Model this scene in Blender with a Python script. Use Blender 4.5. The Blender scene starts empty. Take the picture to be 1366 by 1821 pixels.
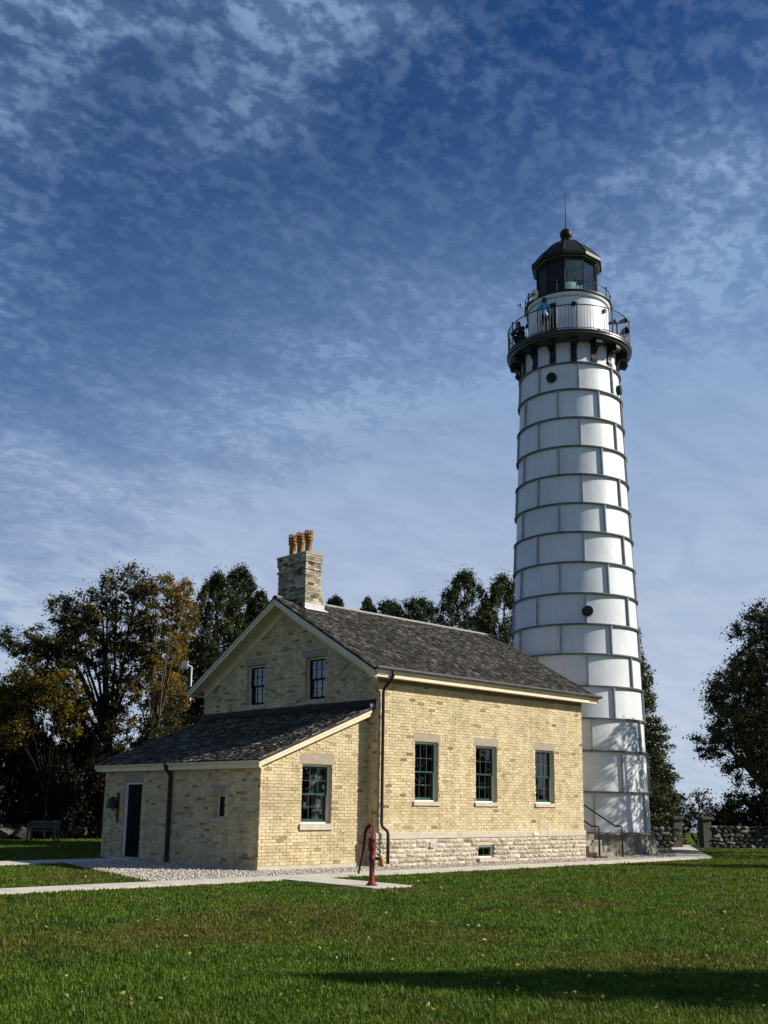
import bpy, math, random
import numpy as np
from mathutils import Matrix, Vector

R = math.radians
rng = random.Random(7)
nrg = np.random.default_rng(11)
scene = bpy.context.scene
COL = scene.collection

# ------------------------------------------------------------------ camera
CAM = np.array([-18.7575, -19.9075, 1.603])
FWD = np.array([0.67574566, 0.71107154, 0.1942809])
RGT = np.array([0.72300775, -0.6907126, 0.01326286])
UPV = np.array([-0.14362311, -0.13150428, 0.98085627])
FPX, SHY, PW, PH = 1844.885, 153.81, 1366.0, 1821.0
cd = bpy.data.cameras.new('camera')
cam = bpy.data.objects.new('camera', cd)
COL.objects.link(cam)
m = Matrix.Identity(4)
for i in range(3):
    m[i][0], m[i][1], m[i][2], m[i][3] = RGT[i], UPV[i], -FWD[i], CAM[i]
cam.matrix_world = m
cd.sensor_fit = 'HORIZONTAL'
cd.sensor_width = 36.0
cd.lens = FPX / PW * 36.0
cd.shift_y = SHY / PW
cd.clip_start = 0.1
cd.clip_end = 6000
scene.camera = cam

# ------------------------------------------------------------------ light
SUN_AZ = R(43.5)      # from -Y towards +X
SUN_EL = R(31.5)
TO_SUN = Vector((math.sin(SUN_AZ) * math.cos(SUN_EL), -math.cos(SUN_AZ) * math.cos(SUN_EL), math.sin(SUN_EL)))
sl = bpy.data.lights.new('sun', 'SUN')
sl.energy = 3.6
sl.angle = R(0.53)
sl.color = (1.0, 0.93, 0.80)
so = bpy.data.objects.new('sun', sl)
COL.objects.link(so)
so.rotation_euler = TO_SUN.to_track_quat('Z', 'Y').to_euler()
so.location = TO_SUN * 60

w = bpy.data.worlds.new('World')
scene.world = w
w.use_nodes = True
nt = w.node_tree
nt.nodes.clear()


def N(tree, kind, ins=None, **props):
    n = tree.nodes.new(kind)
    for k, v in props.items():
        setattr(n, k, v)
    for k, v in (ins or {}).items():
        s = n.inputs[k]
        if isinstance(v, bpy.types.NodeSocket):
            tree.links.new(v, s)
        else:
            s.default_value = v
    return n


def M2(tree, op, a, b=None, c=None, clamp=False):
    n = tree.nodes.new('ShaderNodeMath')
    n.operation = op
    n.use_clamp = clamp
    for i, v in enumerate((a, b, c)):
        if v is None:
            continue
        if isinstance(v, bpy.types.NodeSocket):
            tree.links.new(v, n.inputs[i])
        else:
            n.inputs[i].default_value = v
    return n.outputs[0]


def MIX(tree, f, a, b, mode='MIX'):
    n = tree.nodes.new('ShaderNodeMix')
    n.data_type = 'RGBA'
    n.blend_type = mode
    for s, v in ((n.inputs[0], f), (n.inputs[6], a), (n.inputs[7], b)):
        if isinstance(v, bpy.types.NodeSocket):
            tree.links.new(v, s)
        else:
            s.default_value = v if not isinstance(v, tuple) else (*v, 1.0)[:4]
    return n.outputs[2]


def RAMP(tree, f, stops, interp='LINEAR'):
    n = tree.nodes.new('ShaderNodeValToRGB')
    n.color_ramp.interpolation = interp
    while len(n.color_ramp.elements) < len(stops):
        n.color_ramp.elements.new(0.5)
    for e, (p, c) in zip(n.color_ramp.elements, stops):
        e.position = p
        e.color = (*c, 1.0) if isinstance(c, tuple) else (c, c, c, 1.0)
    tree.links.new(f, n.inputs[0])
    return n.outputs[0]


def build_sky():
    sky = N(nt, 'ShaderNodeTexSky', sky_type='NISHITA', sun_disc=False)
    sky.sun_elevation = SUN_EL
    sky.sun_rotation = math.atan2(TO_SUN.x, TO_SUN.y)
    sky.altitude = 180
    sky.air_density = 1.0
    sky.dust_density = 0.4
    sky.ozone_density = 2.0
    tc = N(nt, 'ShaderNodeTexCoord').outputs['Generated']
    sep = N(nt, 'ShaderNodeSeparateXYZ', {0: tc})
    z = M2(nt, 'MAXIMUM', sep.outputs[2], 0.0)
    zz = M2(nt, 'ADD', z, 0.16)
    px = M2(nt, 'DIVIDE', sep.outputs[0], zz)
    py = M2(nt, 'DIVIDE', sep.outputs[1], zz)
    p = N(nt, 'ShaderNodeCombineXYZ', {0: px, 1: py, 2: 0.0}).outputs[0]

    def noise(scale, detail, rough, off, dist=0.0, sx=1.0, sy=1.0, rot=0.0):
        mp = N(nt, 'ShaderNodeMapping', {0: p, 1: off, 2: (0, 0, rot), 3: (sx, sy, 1)})
        return N(nt, 'ShaderNodeTexNoise', {'Vector': mp.outputs[0], 'Scale': scale, 'Detail': detail,
                 'Roughness': rough, 'Distortion': dist}).outputs[0]
    big = noise(1.5, 3.0, 0.5, SKY_OFF, 0.3)
    mid = noise(6.5, 4.0, 0.55, (7.7, 1.2, 0), 0.5, 1.0, 1.4, 0.6)
    puff = noise(27.0, 3.5, 0.55, (1.9, 8.8, 0), 0.12, 1.0, 1.15, -0.4)
    puff2 = noise(58.0, 3.0, 0.55, (4.4, 2.8, 0), 0.1, 1.0, 1.1, 0.3)
    puff = M2(nt, 'ADD', M2(nt, 'MULTIPLY', puff, 0.62), M2(nt, 'MULTIPLY', puff2, 0.38))
    strk = noise(4.0, 7.0, 0.62, (5.0, 0.4, 0), 0.6, 1.0, 1.8, -0.5)
    cov = RAMP(nt, big, [(0.30, 0.0), (0.66, 1.0)], 'EASE')
    mid_r = RAMP(nt, mid, [(0.34, 0.0), (0.66, 1.0)], 'EASE')
    puff_r = RAMP(nt, puff, [(0.43, 0.0), (0.61, 1.0)], 'EASE')
    strk_r = RAMP(nt, strk, [(0.36, 0.0), (0.68, 1.0)], 'EASE')
    # a thin veil, small altocumulus puffs inside it, and a milky layer low down
    veil = M2(nt, 'MULTIPLY', cov, M2(nt, 'ADD', M2(nt, 'MULTIPLY', mid_r, 0.24), 0.20))
    hi = N(nt, 'ShaderNodeMapRange', {0: sep.outputs[2], 1: 0.18, 2: 0.42, 3: 0.25, 4: 1.0}, interpolation_type='SMOOTHSTEP').outputs[0]
    pf = M2(nt, 'MULTIPLY', M2(nt, 'MULTIPLY', puff_r, hi), M2(nt, 'ADD', M2(nt, 'MULTIPLY', M2(nt, 'MULTIPLY', cov, M2(nt, 'ADD', mid_r, 0.35)), 0.44), 0.085))
    low = N(nt, 'ShaderNodeMapRange', {0: sep.outputs[2], 1: 0.04, 2: 0.46, 3: 1.0, 4: 0.0}, interpolation_type='SMOOTHSTEP').outputs[0]
    lowv = M2(nt, 'MULTIPLY', low, M2(nt, 'ADD', M2(nt, 'MULTIPLY', strk_r, 0.30), 0.44))
    sd = N(nt, 'ShaderNodeVectorMath', {0: tc, 1: tuple(TO_SUN)}, operation='DOT_PRODUCT').outputs['Value']
    # thin cloud scatters more light on the sun's side of the sky
    glow = N(nt, 'ShaderNodeMapRange', {0: sd, 1: -0.55, 2: 0.75, 3: 0.0, 4: 1.0}, interpolation_type='SMOOTHSTEP').outputs[0]
    milk = N(nt, 'ShaderNodeMapRange', {0: sep.outputs[2], 1: 0.10, 2: 0.66, 3: 1.0, 4: 0.0}, interpolation_type='SMOOTHSTEP').outputs[0]
    soft = noise(1.1, 2.0, 0.5, (3.3, 6.1, 0), 0.4)
    gl = M2(nt, 'MULTIPLY', M2(nt, 'MULTIPLY', M2(nt, 'MULTIPLY', glow, milk), 2.7), M2(nt, 'ADD', M2(nt, 'MULTIPLY', soft, 0.7), 0.35))
    cl = M2(nt, 'ADD', M2(nt, 'ADD', M2(nt, 'ADD', veil, pf), lowv), gl, clamp=True)
    cl = M2(nt, 'MULTIPLY', cl, M2(nt, 'ADD', M2(nt, 'MULTIPLY', strk_r, 0.14), 0.84))
    base = N(nt, 'ShaderNodeGamma', {0: sky.outputs[0], 1: 1.25}).outputs[0]
    base = MIX(nt, 1.0, base, SKY_TINT, 'MULTIPLY')
    cloud = MIX(nt, low, (1.32, 1.98, 3.12), (2.75, 3.12, 3.80))
    colr = MIX(nt, cl, base, cloud)
    bg = N(nt, 'ShaderNodeBackground', {0: colr, 1: 0.10})
    out = N(nt, 'ShaderNodeOutputWorld', {0: bg.outputs[0]})


SKY_OFF = (1.45, 8.5, 0)
SKY_TINT = (0.024, 0.130, 0.245)
build_sky()
vs = scene.view_settings
vs.view_transform = 'Standard'
vs.look = 'None'
vs.exposure = 1.0
vs.gamma = 1.0
vs.use_curve_mapping = False
scene.cycles.max_bounces = 6
scene.cycles.transparent_max_bounces = 16

# ------------------------------------------------------------------ pixel helpers (used once, to lay out the ground plan)


def along(u, v, D):
    """point at horizontal distance D seen at photo pixel u, v"""
    d = FWD + RGT * (u - 683) / FPX - UPV * (v - 910.5 - SHY) / FPX
    return CAM + d * (D / math.hypot(d[0], d[1]))


# ------------------------------------------------------------------ materials
MATS = {}


def mat(name, build=None, **k):
    if name in MATS:
        return MATS[name]
    mt = bpy.data.materials.new(name)
    mt.use_nodes = True
    t = mt.node_tree
    b = t.nodes['Principled BSDF']
    b.inputs['Roughness'].default_value = k.get('rough', 0.7)
    b.inputs['Metallic'].default_value = k.get('metal', 0.0)
    b.inputs['Specular IOR Level'].default_value = k.get('spec', 0.4)
    if 'col' in k:
        b.inputs['Base Color'].default_value = (*k['col'], 1)
    if build:
        build(t, b)
    MATS[name] = mt
    return mt


def pos(t):
    return N(t, 'ShaderNodeNewGeometry').outputs['Position']


def tone(t):
    return N(t, 'ShaderNodeAttribute', attribute_name='tone').outputs['Fac']


def nz(t, scale, detail=4, rough=0.6, vec=None, dist=0.0):
    return N(t, 'ShaderNodeTexNoise', {'Vector': vec or pos(t), 'Scale': scale, 'Detail': detail, 'Roughness': rough, 'Distortion': dist}).outputs[0]


def bump(t, b, h, strength, distance):
    n = N(t, 'ShaderNodeBump', {'Height': h, 'Strength': strength, 'Distance': distance})
    t.links.new(n.outputs[0], b.inputs['Normal'])


def simple(name, col, var=0.25, scale=6.0, rough=0.7, spec=0.4, bmp=0.0, metal=0.0, bscale=None):
    def f(t, b):
        n = RAMP(t, nz(t, scale), [(0.3, 1.0 - var), (0.7, 1.0 + var)])
        c = MIX(t, 1.0, col, n, 'MULTIPLY')
        t.links.new(c, b.inputs['Base Color'])
        if bmp:
            bump(t, b, nz(t, bscale or scale * 6), 0.6, bmp)
    return mat(name, f, rough=rough, spec=spec, metal=metal)


def m_brick(t, b):
    tn = tone(t)
    c = RAMP(t, tn, [(0.0, (0.19, 0.145, 0.085)), (0.10, (0.33, 0.255, 0.14)), (0.28, (0.48, 0.385, 0.225)), (0.5, (0.565, 0.465, 0.285)),
                     (0.75, (0.63, 0.54, 0.355)), (0.90, (0.58, 0.42, 0.20)), (1.0, (0.44, 0.37, 0.26))])
    g = RAMP(t, nz(t, 38, 5, 0.75), [(0.3, 0.76), (0.7, 1.40)])
    c = MIX(t, 1.0, c, g, 'MULTIPLY')
    st = RAMP(t, nz(t, 1.1, 5, 0.65), [(0.35, 0.82), (0.65, 1.06)])
    c = MIX(t, 1.0, c, st, 'MULTIPLY')
    rn = N(t, 'ShaderNodeMapping', {0: pos(t), 3: (4.0, 4.0, 0.45)})
    c = MIX(t, 1.0, c, RAMP(t, nz(t, 1.5, 5, 0.65, rn.outputs[0]), [(0.34, 0.84), (0.56, 1.03)]), 'MULTIPLY')
    t.links.new(c, b.inputs['Base Color'])
    bump(t, b, nz(t, 60, 5, 0.7), 1.0, 0.016)


def m_mortar(t, b):
    g = RAMP(t, nz(t, 9, 5, 0.7), [(0.3, (0.42, 0.35, 0.225)), (0.7, (0.57, 0.485, 0.32))])
    t.links.new(g, b.inputs['Base Color'])


def m_sootbrick(t, b):
    tn = tone(t)
    c = RAMP(t, tn, [(0.0, (0.07, 0.06, 0.045)), (0.3, (0.22, 0.19, 0.135)), (0.6, (0.38, 0.335, 0.25)), (1.0, (0.52, 0.465, 0.355))])
    s = RAMP(t, nz(t, 1.6, 4, 0.6), [(0.40, 0.62), (0.6, 1.08)])
    c = MIX(t, 1.0, c, s, 'MULTIPLY')
    t.links.new(c, b.inputs['Base Color'])
    bump(t, b, nz(t, 60, 4), 0.6, 0.006)


def m_shingle(t, b):
    tn = tone(t)
    c = RAMP(t, tn, [(0.0, (0.012, 0.0108, 0.009)), (0.4, (0.028, 0.025, 0.0205)), (0.72, (0.050, 0.0455, 0.038)), (0.88, (0.11, 0.102, 0.086)), (1.0, (0.24, 0.225, 0.195))])
    g = RAMP(t, nz(t, 26, 5, 0.7), [(0.25, 0.55), (0.75, 1.4)])
    c = MIX(t, 1.0, c, g, 'MULTIPLY')
    st = RAMP(t, nz(t, 0.8, 4, 0.6), [(0.35, 0.7), (0.65, 1.2)])
    c = MIX(t, 1.0, c, st, 'MULTIPLY')
    t.links.new(c, b.inputs['Base Color'])
    bump(t, b, nz(t, 55, 5, 0.7), 0.9, 0.01)


def m_rockface(t, b):
    tn = tone(t)
    c = RAMP(t, tn, [(0.0, (0.42, 0.365, 0.28)), (0.5, (0.56, 0.50, 0.40)), (1.0, (0.68, 0.625, 0.52))])
    g = RAMP(t, nz(t, 11, 5, 0.7), [(0.3, 0.66), (0.7, 1.18)])
    c = MIX(t, 1.0, c, g, 'MULTIPLY')
    t.links.new(c, b.inputs['Base Color'])
    bump(t, b, nz(t, 26, 6, 0.7), 1.0, 0.04)


def m_fieldstone(t, b):
    tn = tone(t)
    c = RAMP(t, tn, [(0.0, (0.035, 0.033, 0.029)), (0.5, (0.085, 0.081, 0.071)), (1.0, (0.20, 0.19, 0.17))])
    g = RAMP(t, nz(t, 9, 6, 0.75), [(0.3, 0.5), (0.7, 1.3)])
    c = MIX(t, 1.0, c, g, 'MULTIPLY')
    t.links.new(c, b.inputs['Base Color'])
    bump(t, b, nz(t, 18, 6, 0.7), 0.8, 0.04)


def m_lime(t, b):
    g = RAMP(t, nz(t, 5, 6, 0.7), [(0.3, (0.38, 0.335, 0.26)), (0.7, (0.55, 0.495, 0.40))])
    t.links.new(g, b.inputs['Base Color'])
    bump(t, b, nz(t, 40, 4), 0.5, 0.01)


def m_lintel(t, b):
    g = RAMP(t, nz(t, 6, 6, 0.7), [(0.3, (0.27, 0.225, 0.175)), (0.7, (0.37, 0.315, 0.25))])
    t.links.new(g, b.inputs['Base Color'])
    bump(t, b, nz(t, 40, 4), 0.5, 0.01)


def m_tower(t, b):
    p = pos(t)
    st = N(t, 'ShaderNodeMapping', {0: p, 3: (5.0, 5.0, 0.35)})
    s = RAMP(t, nz(t, 2.0, 6, 0.65, st.outputs[0]), [(0.34, 0.92), (0.64, 1.01)])
    c = MIX(t, 1.0, (0.62, 0.655, 0.69), s, 'MULTIPLY')
    bl = RAMP(t, nz(t, 0.6, 5, 0.6), [(0.35, 0.90), (0.65, 1.05)])
    c = MIX(t, 1.0, c, bl, 'MULTIPLY')
    # rust weeping in thin vertical runs
    st2 = N(t, 'ShaderNodeMapping', {0: p, 3: (9.0, 9.0, 0.5)})
    r = RAMP(t, nz(t, 1.6, 7, 0.7, st2.outputs[0]), [(0.60, 0.0), (0.78, 0.5)])
    c = MIX(t, r, c, (0.30, 0.22, 0.15))
    t.links.new(c, b.inputs['Base Color'])
    b.inputs['Roughness'].default_value = 0.40
    bump(t, b, nz(t, 1.7, 3, 0.5), 0.30, 0.03)


def m_concrete_old(t, b):
    p = pos(t)
    st = N(t, 'ShaderNodeMapping', {0: p, 3: (3.0, 3.0, 0.6)})
    c = RAMP(t, nz(t, 1.6, 7, 0.7, st.outputs[0]), [(0.32, (0.09, 0.082, 0.068)), (0.5, (0.22, 0.20, 0.165)), (0.70, (0.40, 0.37, 0.31))])
    t.links.new(c, b.inputs['Base Color'])
    bump(t, b, nz(t, 25, 5), 0.6, 0.02)


def m_path(t, b):
    c = RAMP(t, nz(t, 2.2, 6, 0.7), [(0.3, (0.44, 0.40, 0.34)), (0.7, (0.60, 0.56, 0.49))])
    f = RAMP(t, nz(t, 60, 3, 0.6), [(0.3, 0.86), (0.7, 1.08)])
    c = MIX(t, 1.0, c, f, 'MULTIPLY')
    t.links.new(c, b.inputs['Base Color'])
    bump(t, b, nz(t, 90, 3), 0.4, 0.004)


def m_gravelbed(t, b):
    v = N(t, 'ShaderNodeTexVoronoi', {'Vector': pos(t), 'Scale': 24.0})
    c = RAMP(t, v.outputs['Color'], [(0.1, (0.20, 0.18, 0.155)), (0.5, (0.40, 0.36, 0.31)), (0.9, (0.56, 0.52, 0.46))])
    t.links.new(c, b.inputs['Base Color'])
    bump(t, b, v.outputs['Distance'], 1.0, 0.03)


def m_pebble(t, b):
    c = RAMP(t, tone(t), [(0.0, (0.22, 0.195, 0.165)), (0.5, (0.45, 0.41, 0.36)), (0.8, (0.58, 0.545, 0.49)), (1.0, (0.40, 0.31, 0.25))])
    t.links.new(c, b.inputs['Base Color'])


def grass_col(t):
    p = pos(t)
    a = nz(t, 0.30, 5, 0.62, p, 0.5)
    f = nz(t, 2.1, 6, 0.70, p)
    cv = nz(t, 0.9, 4, 0.6, p, 0.8)
    # worn, strawy patches and darker clover in a mown lawn
    green = RAMP(t, f, [(0.30, (0.036, 0.074, 0.004)), (0.50, (0.078, 0.146, 0.007)), (0.72, (0.135, 0.212, 0.013))])
    straw = RAMP(t, f, [(0.30, (0.080, 0.068, 0.012)), (0.72, (0.200, 0.140, 0.036))])
    clover = RAMP(t, f, [(0.30, (0.018, 0.048, 0.006)), (0.72, (0.045, 0.105, 0.012))])
    k = RAMP(t, a, [(0.48, 0.0), (0.68, 0.75)])
    c = MIX(t, k, green, straw)
    return MIX(t, RAMP(t, cv, [(0.56, 0.0), (0.66, 0.7)]), c, clover)


def m_lawn(t, b):
    c = MIX(t, 1.0, grass_col(t), (0.72, 0.70, 0.62), 'MULTIPLY')
    t.links.new(c, b.inputs['Base Color'])
    bump(t, b, nz(t, 30, 5, 0.7), 1.0, 0.05)


def m_blade(t, b):
    c = RAMP(t, tone(t), [(0.0, 0.6), (0.6, 1.0), (0.93, 1.35), (1.0, 1.7)])
    g = MIX(t, 1.0, grass_col(t), c, 'MULTIPLY')
    y = RAMP(t, tone(t), [(0.88, 0.0), (0.97, 0.55)])
    g = MIX(t, y, g, (0.17, 0.15, 0.06))
    t.links.new(g, b.inputs['Base Color'])
    tr = N(t, 'ShaderNodeBsdfTranslucent', {0: g})
    mx = N(t, 'ShaderNodeMixShader', {0: 0.35, 1: b.outputs[0], 2: tr.outputs[0]})
    t.links.new(mx.outputs[0], t.nodes['Material Output'].inputs[0])


def foliage(name, stops, trans=0.35):
    def f(t, b):
        c = RAMP(t, tone(t), stops)
        t.links.new(c, b.inputs['Base Color'])
        b.inputs['Roughness'].default_value = 0.55
        b.inputs['Specular IOR Level'].default_value = 0.35
        tr = N(t, 'ShaderNodeBsdfTranslucent', {0: c})
        mx = N(t, 'ShaderNodeMixShader', {0: trans, 1: b.outputs[0], 2: tr.outputs[0]})
        t.links.new(mx.outputs[0], t.nodes['Material Output'].inputs[0])
    return mat(name, f)


def m_glass(t, b):
    fr = N(t, 'ShaderNodeFresnel', {0: 1.5})
    tr = N(t, 'ShaderNodeBsdfTransparent', {0: (0.86, 0.9, 0.88, 1)})
    gl = N(t, 'ShaderNodeBsdfGlossy', {0: (0.9, 0.9, 0.9, 1), 1: 0.02})
    fac = M2(t, 'ADD', M2(t, 'MULTIPLY', fr.outputs[0], 0.95), 0.0, clamp=True)
    mx = N(t, 'ShaderNodeMixShader', {0: fac, 1: tr.outputs[0], 2: gl.outputs[0]})
    t.links.new(mx.outputs[0], t.nodes['Material Output'].inputs[0])


def m_water(t, b):
    b.inputs['Base Color'].default_value = (0.02, 0.06, 0.10, 1)
    b.inputs['Roughness'].default_value = 0.15
    bump(t, b, nz(t, 0.7, 4), 0.5, 0.3)


BRICK = mat('cream_brick', m_brick, rough=0.85, spec=0.25)
MORTAR = mat('lime_mortar', m_mortar, rough=0.95, spec=0.2)
SOOT = mat('sooty_brick', m_sootbrick, rough=0.9, spec=0.2)
SHINGLE = mat('weathered_shingle', m_shingle, rough=0.75, spec=0.3)
ROCK = mat('rock_faced_limestone', m_rockface, rough=0.9, spec=0.2)
FIELD = mat('field_stone', m_fieldstone, rough=0.9, spec=0.2)
LIME = mat('dressed_limestone', m_lime, rough=0.85, spec=0.25)
LINTEL = mat('lintel_stone', m_lintel, rough=0.85, spec=0.25)
CREAM = simple('cream_paint', (0.66, 0.565, 0.40), 0.10, 4, 0.5)
WHITE = simple('white_paint', (0.74, 0.74, 0.72), 0.08, 5, 0.5)
GREEN = simple('green_paint', (0.012, 0.060, 0.040), 0.25, 8, 0.4)
DGREEN = simple('dark_green_paint', (0.006, 0.011, 0.009), 0.2, 5, 0.8, 0.06)
BROWNM = simple('brown_metal', (0.022, 0.014, 0.011), 0.2, 5, 0.5, 0.3)
GUTTER = simple('gutter_metal', (0.060, 0.055, 0.064), 0.3, 3, 0.45, 0.35)
FLASH = simple('lead_flashing', (0.022, 0.019, 0.020), 0.25, 3, 0.6, 0.2)
FLASHW = simple('zinc_flashing', (0.46, 0.44, 0.45), 0.15, 6, 0.5)
TOWER = mat('white_steel', m_tower, rough=0.42, spec=0.4)
BLACKM = simple('black_iron', (0.009, 0.009, 0.010), 0.3, 6, 0.5, 0.25)
ROOFM = simple('dark_green_copper', (0.010, 0.013, 0.010), 0.7, 9, 0.5, 0.2)
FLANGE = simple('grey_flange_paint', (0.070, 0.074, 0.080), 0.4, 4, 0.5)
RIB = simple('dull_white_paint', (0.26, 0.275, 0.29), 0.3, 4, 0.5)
OLDCON = mat('stained_concrete', m_concrete_old, rough=0.9, spec=0.2)
PATH = mat('path_concrete', m_path, rough=0.9, spec=0.2)
GRAVEL = mat('gravel_base', m_gravelbed, rough=0.95, spec=0.2)
PEBBLE = mat('pebble_stone', m_pebble, rough=0.9, spec=0.2)
LAWN = mat('lawn_soil', m_lawn, rough=0.95, spec=0.1)
BLADE = mat('grass_blade', m_blade, rough=0.6, spec=0.25)
GLASS = mat('window_glass', m_glass)
CLAY = simple('terracotta', (0.24, 0.108, 0.018), 0.75, 9, 0.6, 0.35)
REDP = simple('red_pump_paint', (0.15, 0.026, 0.016), 0.75, 11, 0.65, 0.3, 0.006)
YELP = simple('yellow_spout_paint', (0.46, 0.22, 0.03), 0.3, 14, 0.5)
RUST = simple('rust', (0.10, 0.030, 0.010), 0.4, 20, 0.8)
BARK = simple('bark', (0.040, 0.033, 0.026), 0.5, 6, 0.9, 0.2, 0.03)
BARKD = simple('dark_bark', (0.016, 0.013, 0.010), 0.5, 6, 0.9, 0.1, 0.03)
BARKP = simple('pale_bark', (0.12, 0.10, 0.075), 0.45, 5, 0.9, 0.2, 0.02)
WOODG = simple('grey_wood', (0.10, 0.085, 0.065), 0.3, 8, 0.85)
CURT = simple('curtain_cloth', (0.34, 0.31, 0.27), 0.12, 4, 0.9)
INNER = simple('interior_plaster', (0.20, 0.15, 0.11), 0.2, 2, 0.9)
RIDGE = simple('pale_ridge_board', (0.30, 0.285, 0.25), 0.35, 8, 0.85)
WATER = mat('lake_water', m_water)
CEDAR = foliage('cedar_leaf', [(0.0, (0.008, 0.015, 0.004)), (0.5, (0.027, 0.043, 0.010)), (0.85, (0.064, 0.084, 0.016)), (1.0, (0.125, 0.125, 0.026))], 0.25)
DARKF = foliage('dark_leaf', [(0.0, (0.005, 0.010, 0.004)), (0.6, (0.014, 0.024, 0.007)), (1.0, (0.045, 0.055, 0.012))], 0.25)
BROWNF = foliage('olive_brown_leaf', [(0.0, (0.012, 0.016, 0.004)), (0.45, (0.042, 0.046, 0.009)), (0.8, (0.095, 0.080, 0.013)), (1.0, (0.20, 0.125, 0.015))], 0.42)
GOLDF = foliage('golden_leaf', [(0.0, (0.05, 0.045, 0.009)), (0.4, (0.14, 0.105, 0.014)), (0.8, (0.33, 0.21, 0.022)), (1.0, (0.46, 0.27, 0.028))], 0.58)
OCHREF = foliage('ochre_leaf', [(0.0, (0.014, 0.018, 0.005)), (0.4, (0.12, 0.10, 0.013)), (0.75, (0.30, 0.21, 0.020)), (1.0, (0.46, 0.30, 0.030))], 0.6)
SPRUCEF = foliage('spruce_needle', [(0.0, (0.008, 0.014, 0.005)), (0.5, (0.034, 0.048, 0.012)), (1.0, (0.13, 0.13, 0.026))], 0.25)
SHRUBF = foliage('shrub_leaf', [(0.0, (0.010, 0.014, 0.007)), (0.6, (0.030, 0.040, 0.014)), (1.0, (0.075, 0.080, 0.020))], 0.3)
YSHRUBF = foliage('yellow_shrub_leaf', [(0.0, (0.05, 0.05, 0.010)), (0.5, (0.12, 0.11, 0.014)), (0.85, (0.20, 0.15, 0.018)), (1.0, (0.26, 0.055, 0.012))], 0.45)
FALLEN = foliage('fallen_leaf', [(0.0, (0.30, 0.20, 0.06)), (0.5, (0.50, 0.38, 0.09)), (1.0, (0.62, 0.55, 0.22))], 0.3)


# ------------------------------------------------------------------ mesh helpers
class MB:
    def __init__(s):
        s.v, s.f, s.t = [], [], []

    def add(s, vs, fs, tn=0.5):
        n = len(s.v)
        s.v += [tuple(map(float, p)) for p in vs]
        s.f += [tuple(i + n for i in f) for f in fs]
        s.t += [tn] * len(fs)

    def box(s, x0, x1, y0, y1, z0, z1, tn=0.5):
        s.obox((x0, y0, z0), (x1 - x0, 0, 0), (0, y1 - y0, 0), (0, 0, z1 - z0), tn)

    def obox(s, o, a, b, c, tn=0.5):
        o, a, b, c = map(np.array, (o, a, b, c))
        vs = [o, o + a, o + a + b, o + b, o + c, o + a + c, o + a + b + c, o + b + c]
        fs = [(3, 2, 1, 0), (4, 5, 6, 7), (0, 1, 5, 4), (1, 2, 6, 5), (2, 3, 7, 6), (3, 0, 4, 7)]
        if np.dot(np.cross(a, b), c) < 0:
            fs = [f[::-1] for f in fs]
        s.add(vs, fs, tn)

    def prism(s, poly, ext, tn=0.5):
        """poly: 3D points, ext: extrusion vector"""
        p = [np.array(q, float) for q in poly]
        e = np.array(ext, float)
        n = len(p)
        nrm = sum((np.cross(p[i], p[(i + 1) % n]) for i in range(n)), np.zeros(3))
        if np.dot(nrm, e) > 0:
            p = p[::-1]
        fs = [tuple(range(n)), tuple(range(2 * n - 1, n - 1, -1))]
        fs += [(i, i + n, (i + 1) % n + n, (i + 1) % n) for i in range(n)]
        s.add(p + [q + e for q in p], fs, tn)

    def tube(s, pts, rad, n=8, cap=True, tn=0.5):
        pts = [np.array(p, float) for p in pts]
        rad = rad if hasattr(rad, '__len__') else [rad] * len(pts)
        base = len(s.v)
        prev = None
        for i, p in enumerate(pts):
            d = pts[min(i + 1, len(pts) - 1)] - pts[max(i - 1, 0)]
            d = d / (np.linalg.norm(d) + 1e-9)
            if prev is None:
                a = np.cross(d, (0, 0, 1.0) if abs(d[2]) < 0.9 else (1.0, 0, 0))
            else:
                a = prev - d * np.dot(prev, d)
            a = a / (np.linalg.norm(a) + 1e-9)
            prev = a
            b = np.cross(d, a)
            for k in range(n):
                th = 2 * math.pi * k / n
                s.v.append(tuple(p + (a * math.cos(th) + b * math.sin(th)) * rad[i]))
        for i in range(len(pts) - 1):
            for k in range(n):
                k2 = (k + 1) % n
                s.f.append((base + i * n + k, base + i * n + k2, base + (i + 1) * n + k2, base + (i + 1) * n + k))
                s.t.append(tn)
        if cap:
            s.f.append(tuple(base + k for k in range(n))[::-1])
            s.f.append(tuple(base + (len(pts) - 1) * n + k for k in range(n)))
            s.t += [tn, tn]

    def lathe(s, prof, c, n=32, a0=0.0, a1=2 * math.pi, tn=0.5):
        """prof: [(r,z)], closed in angle when the full turn"""
        full = abs(a1 - a0 - 2 * math.pi) < 1e-6
        k = n if full else n + 1
        base = len(s.v)
        for r, z in prof:
            for i in range(k):
                a = a0 + (a1 - a0) * i / n
                s.v.append((c[0] + r * math.cos(a), c[1] + r * math.sin(a), c[2] + z))
        for j in range(len(prof) - 1):
            for i in range(n):
                i2 = (i + 1) % k
                s.f.append((base + j * k + i, base + j * k + i2, base + (j + 1) * k + i2, base + (j + 1) * k + i))
                s.t.append(tn)

    def build(s, name, material, parent=None, smooth=False, loc=None):
        me = bpy.data.meshes.new(name)
        me.from_pydata(s.v, [], s.f)
        at = me.attributes.new('tone', 'FLOAT', 'FACE')
        at.data.foreach_set('value', np.array(s.t, dtype=np.float32))
        me.materials.append(material)
        if smooth:
            me.polygons.foreach_set('use_smooth', [True] * len(me.polygons))
        me.update()
        return link(name, me, parent, loc)


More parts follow.
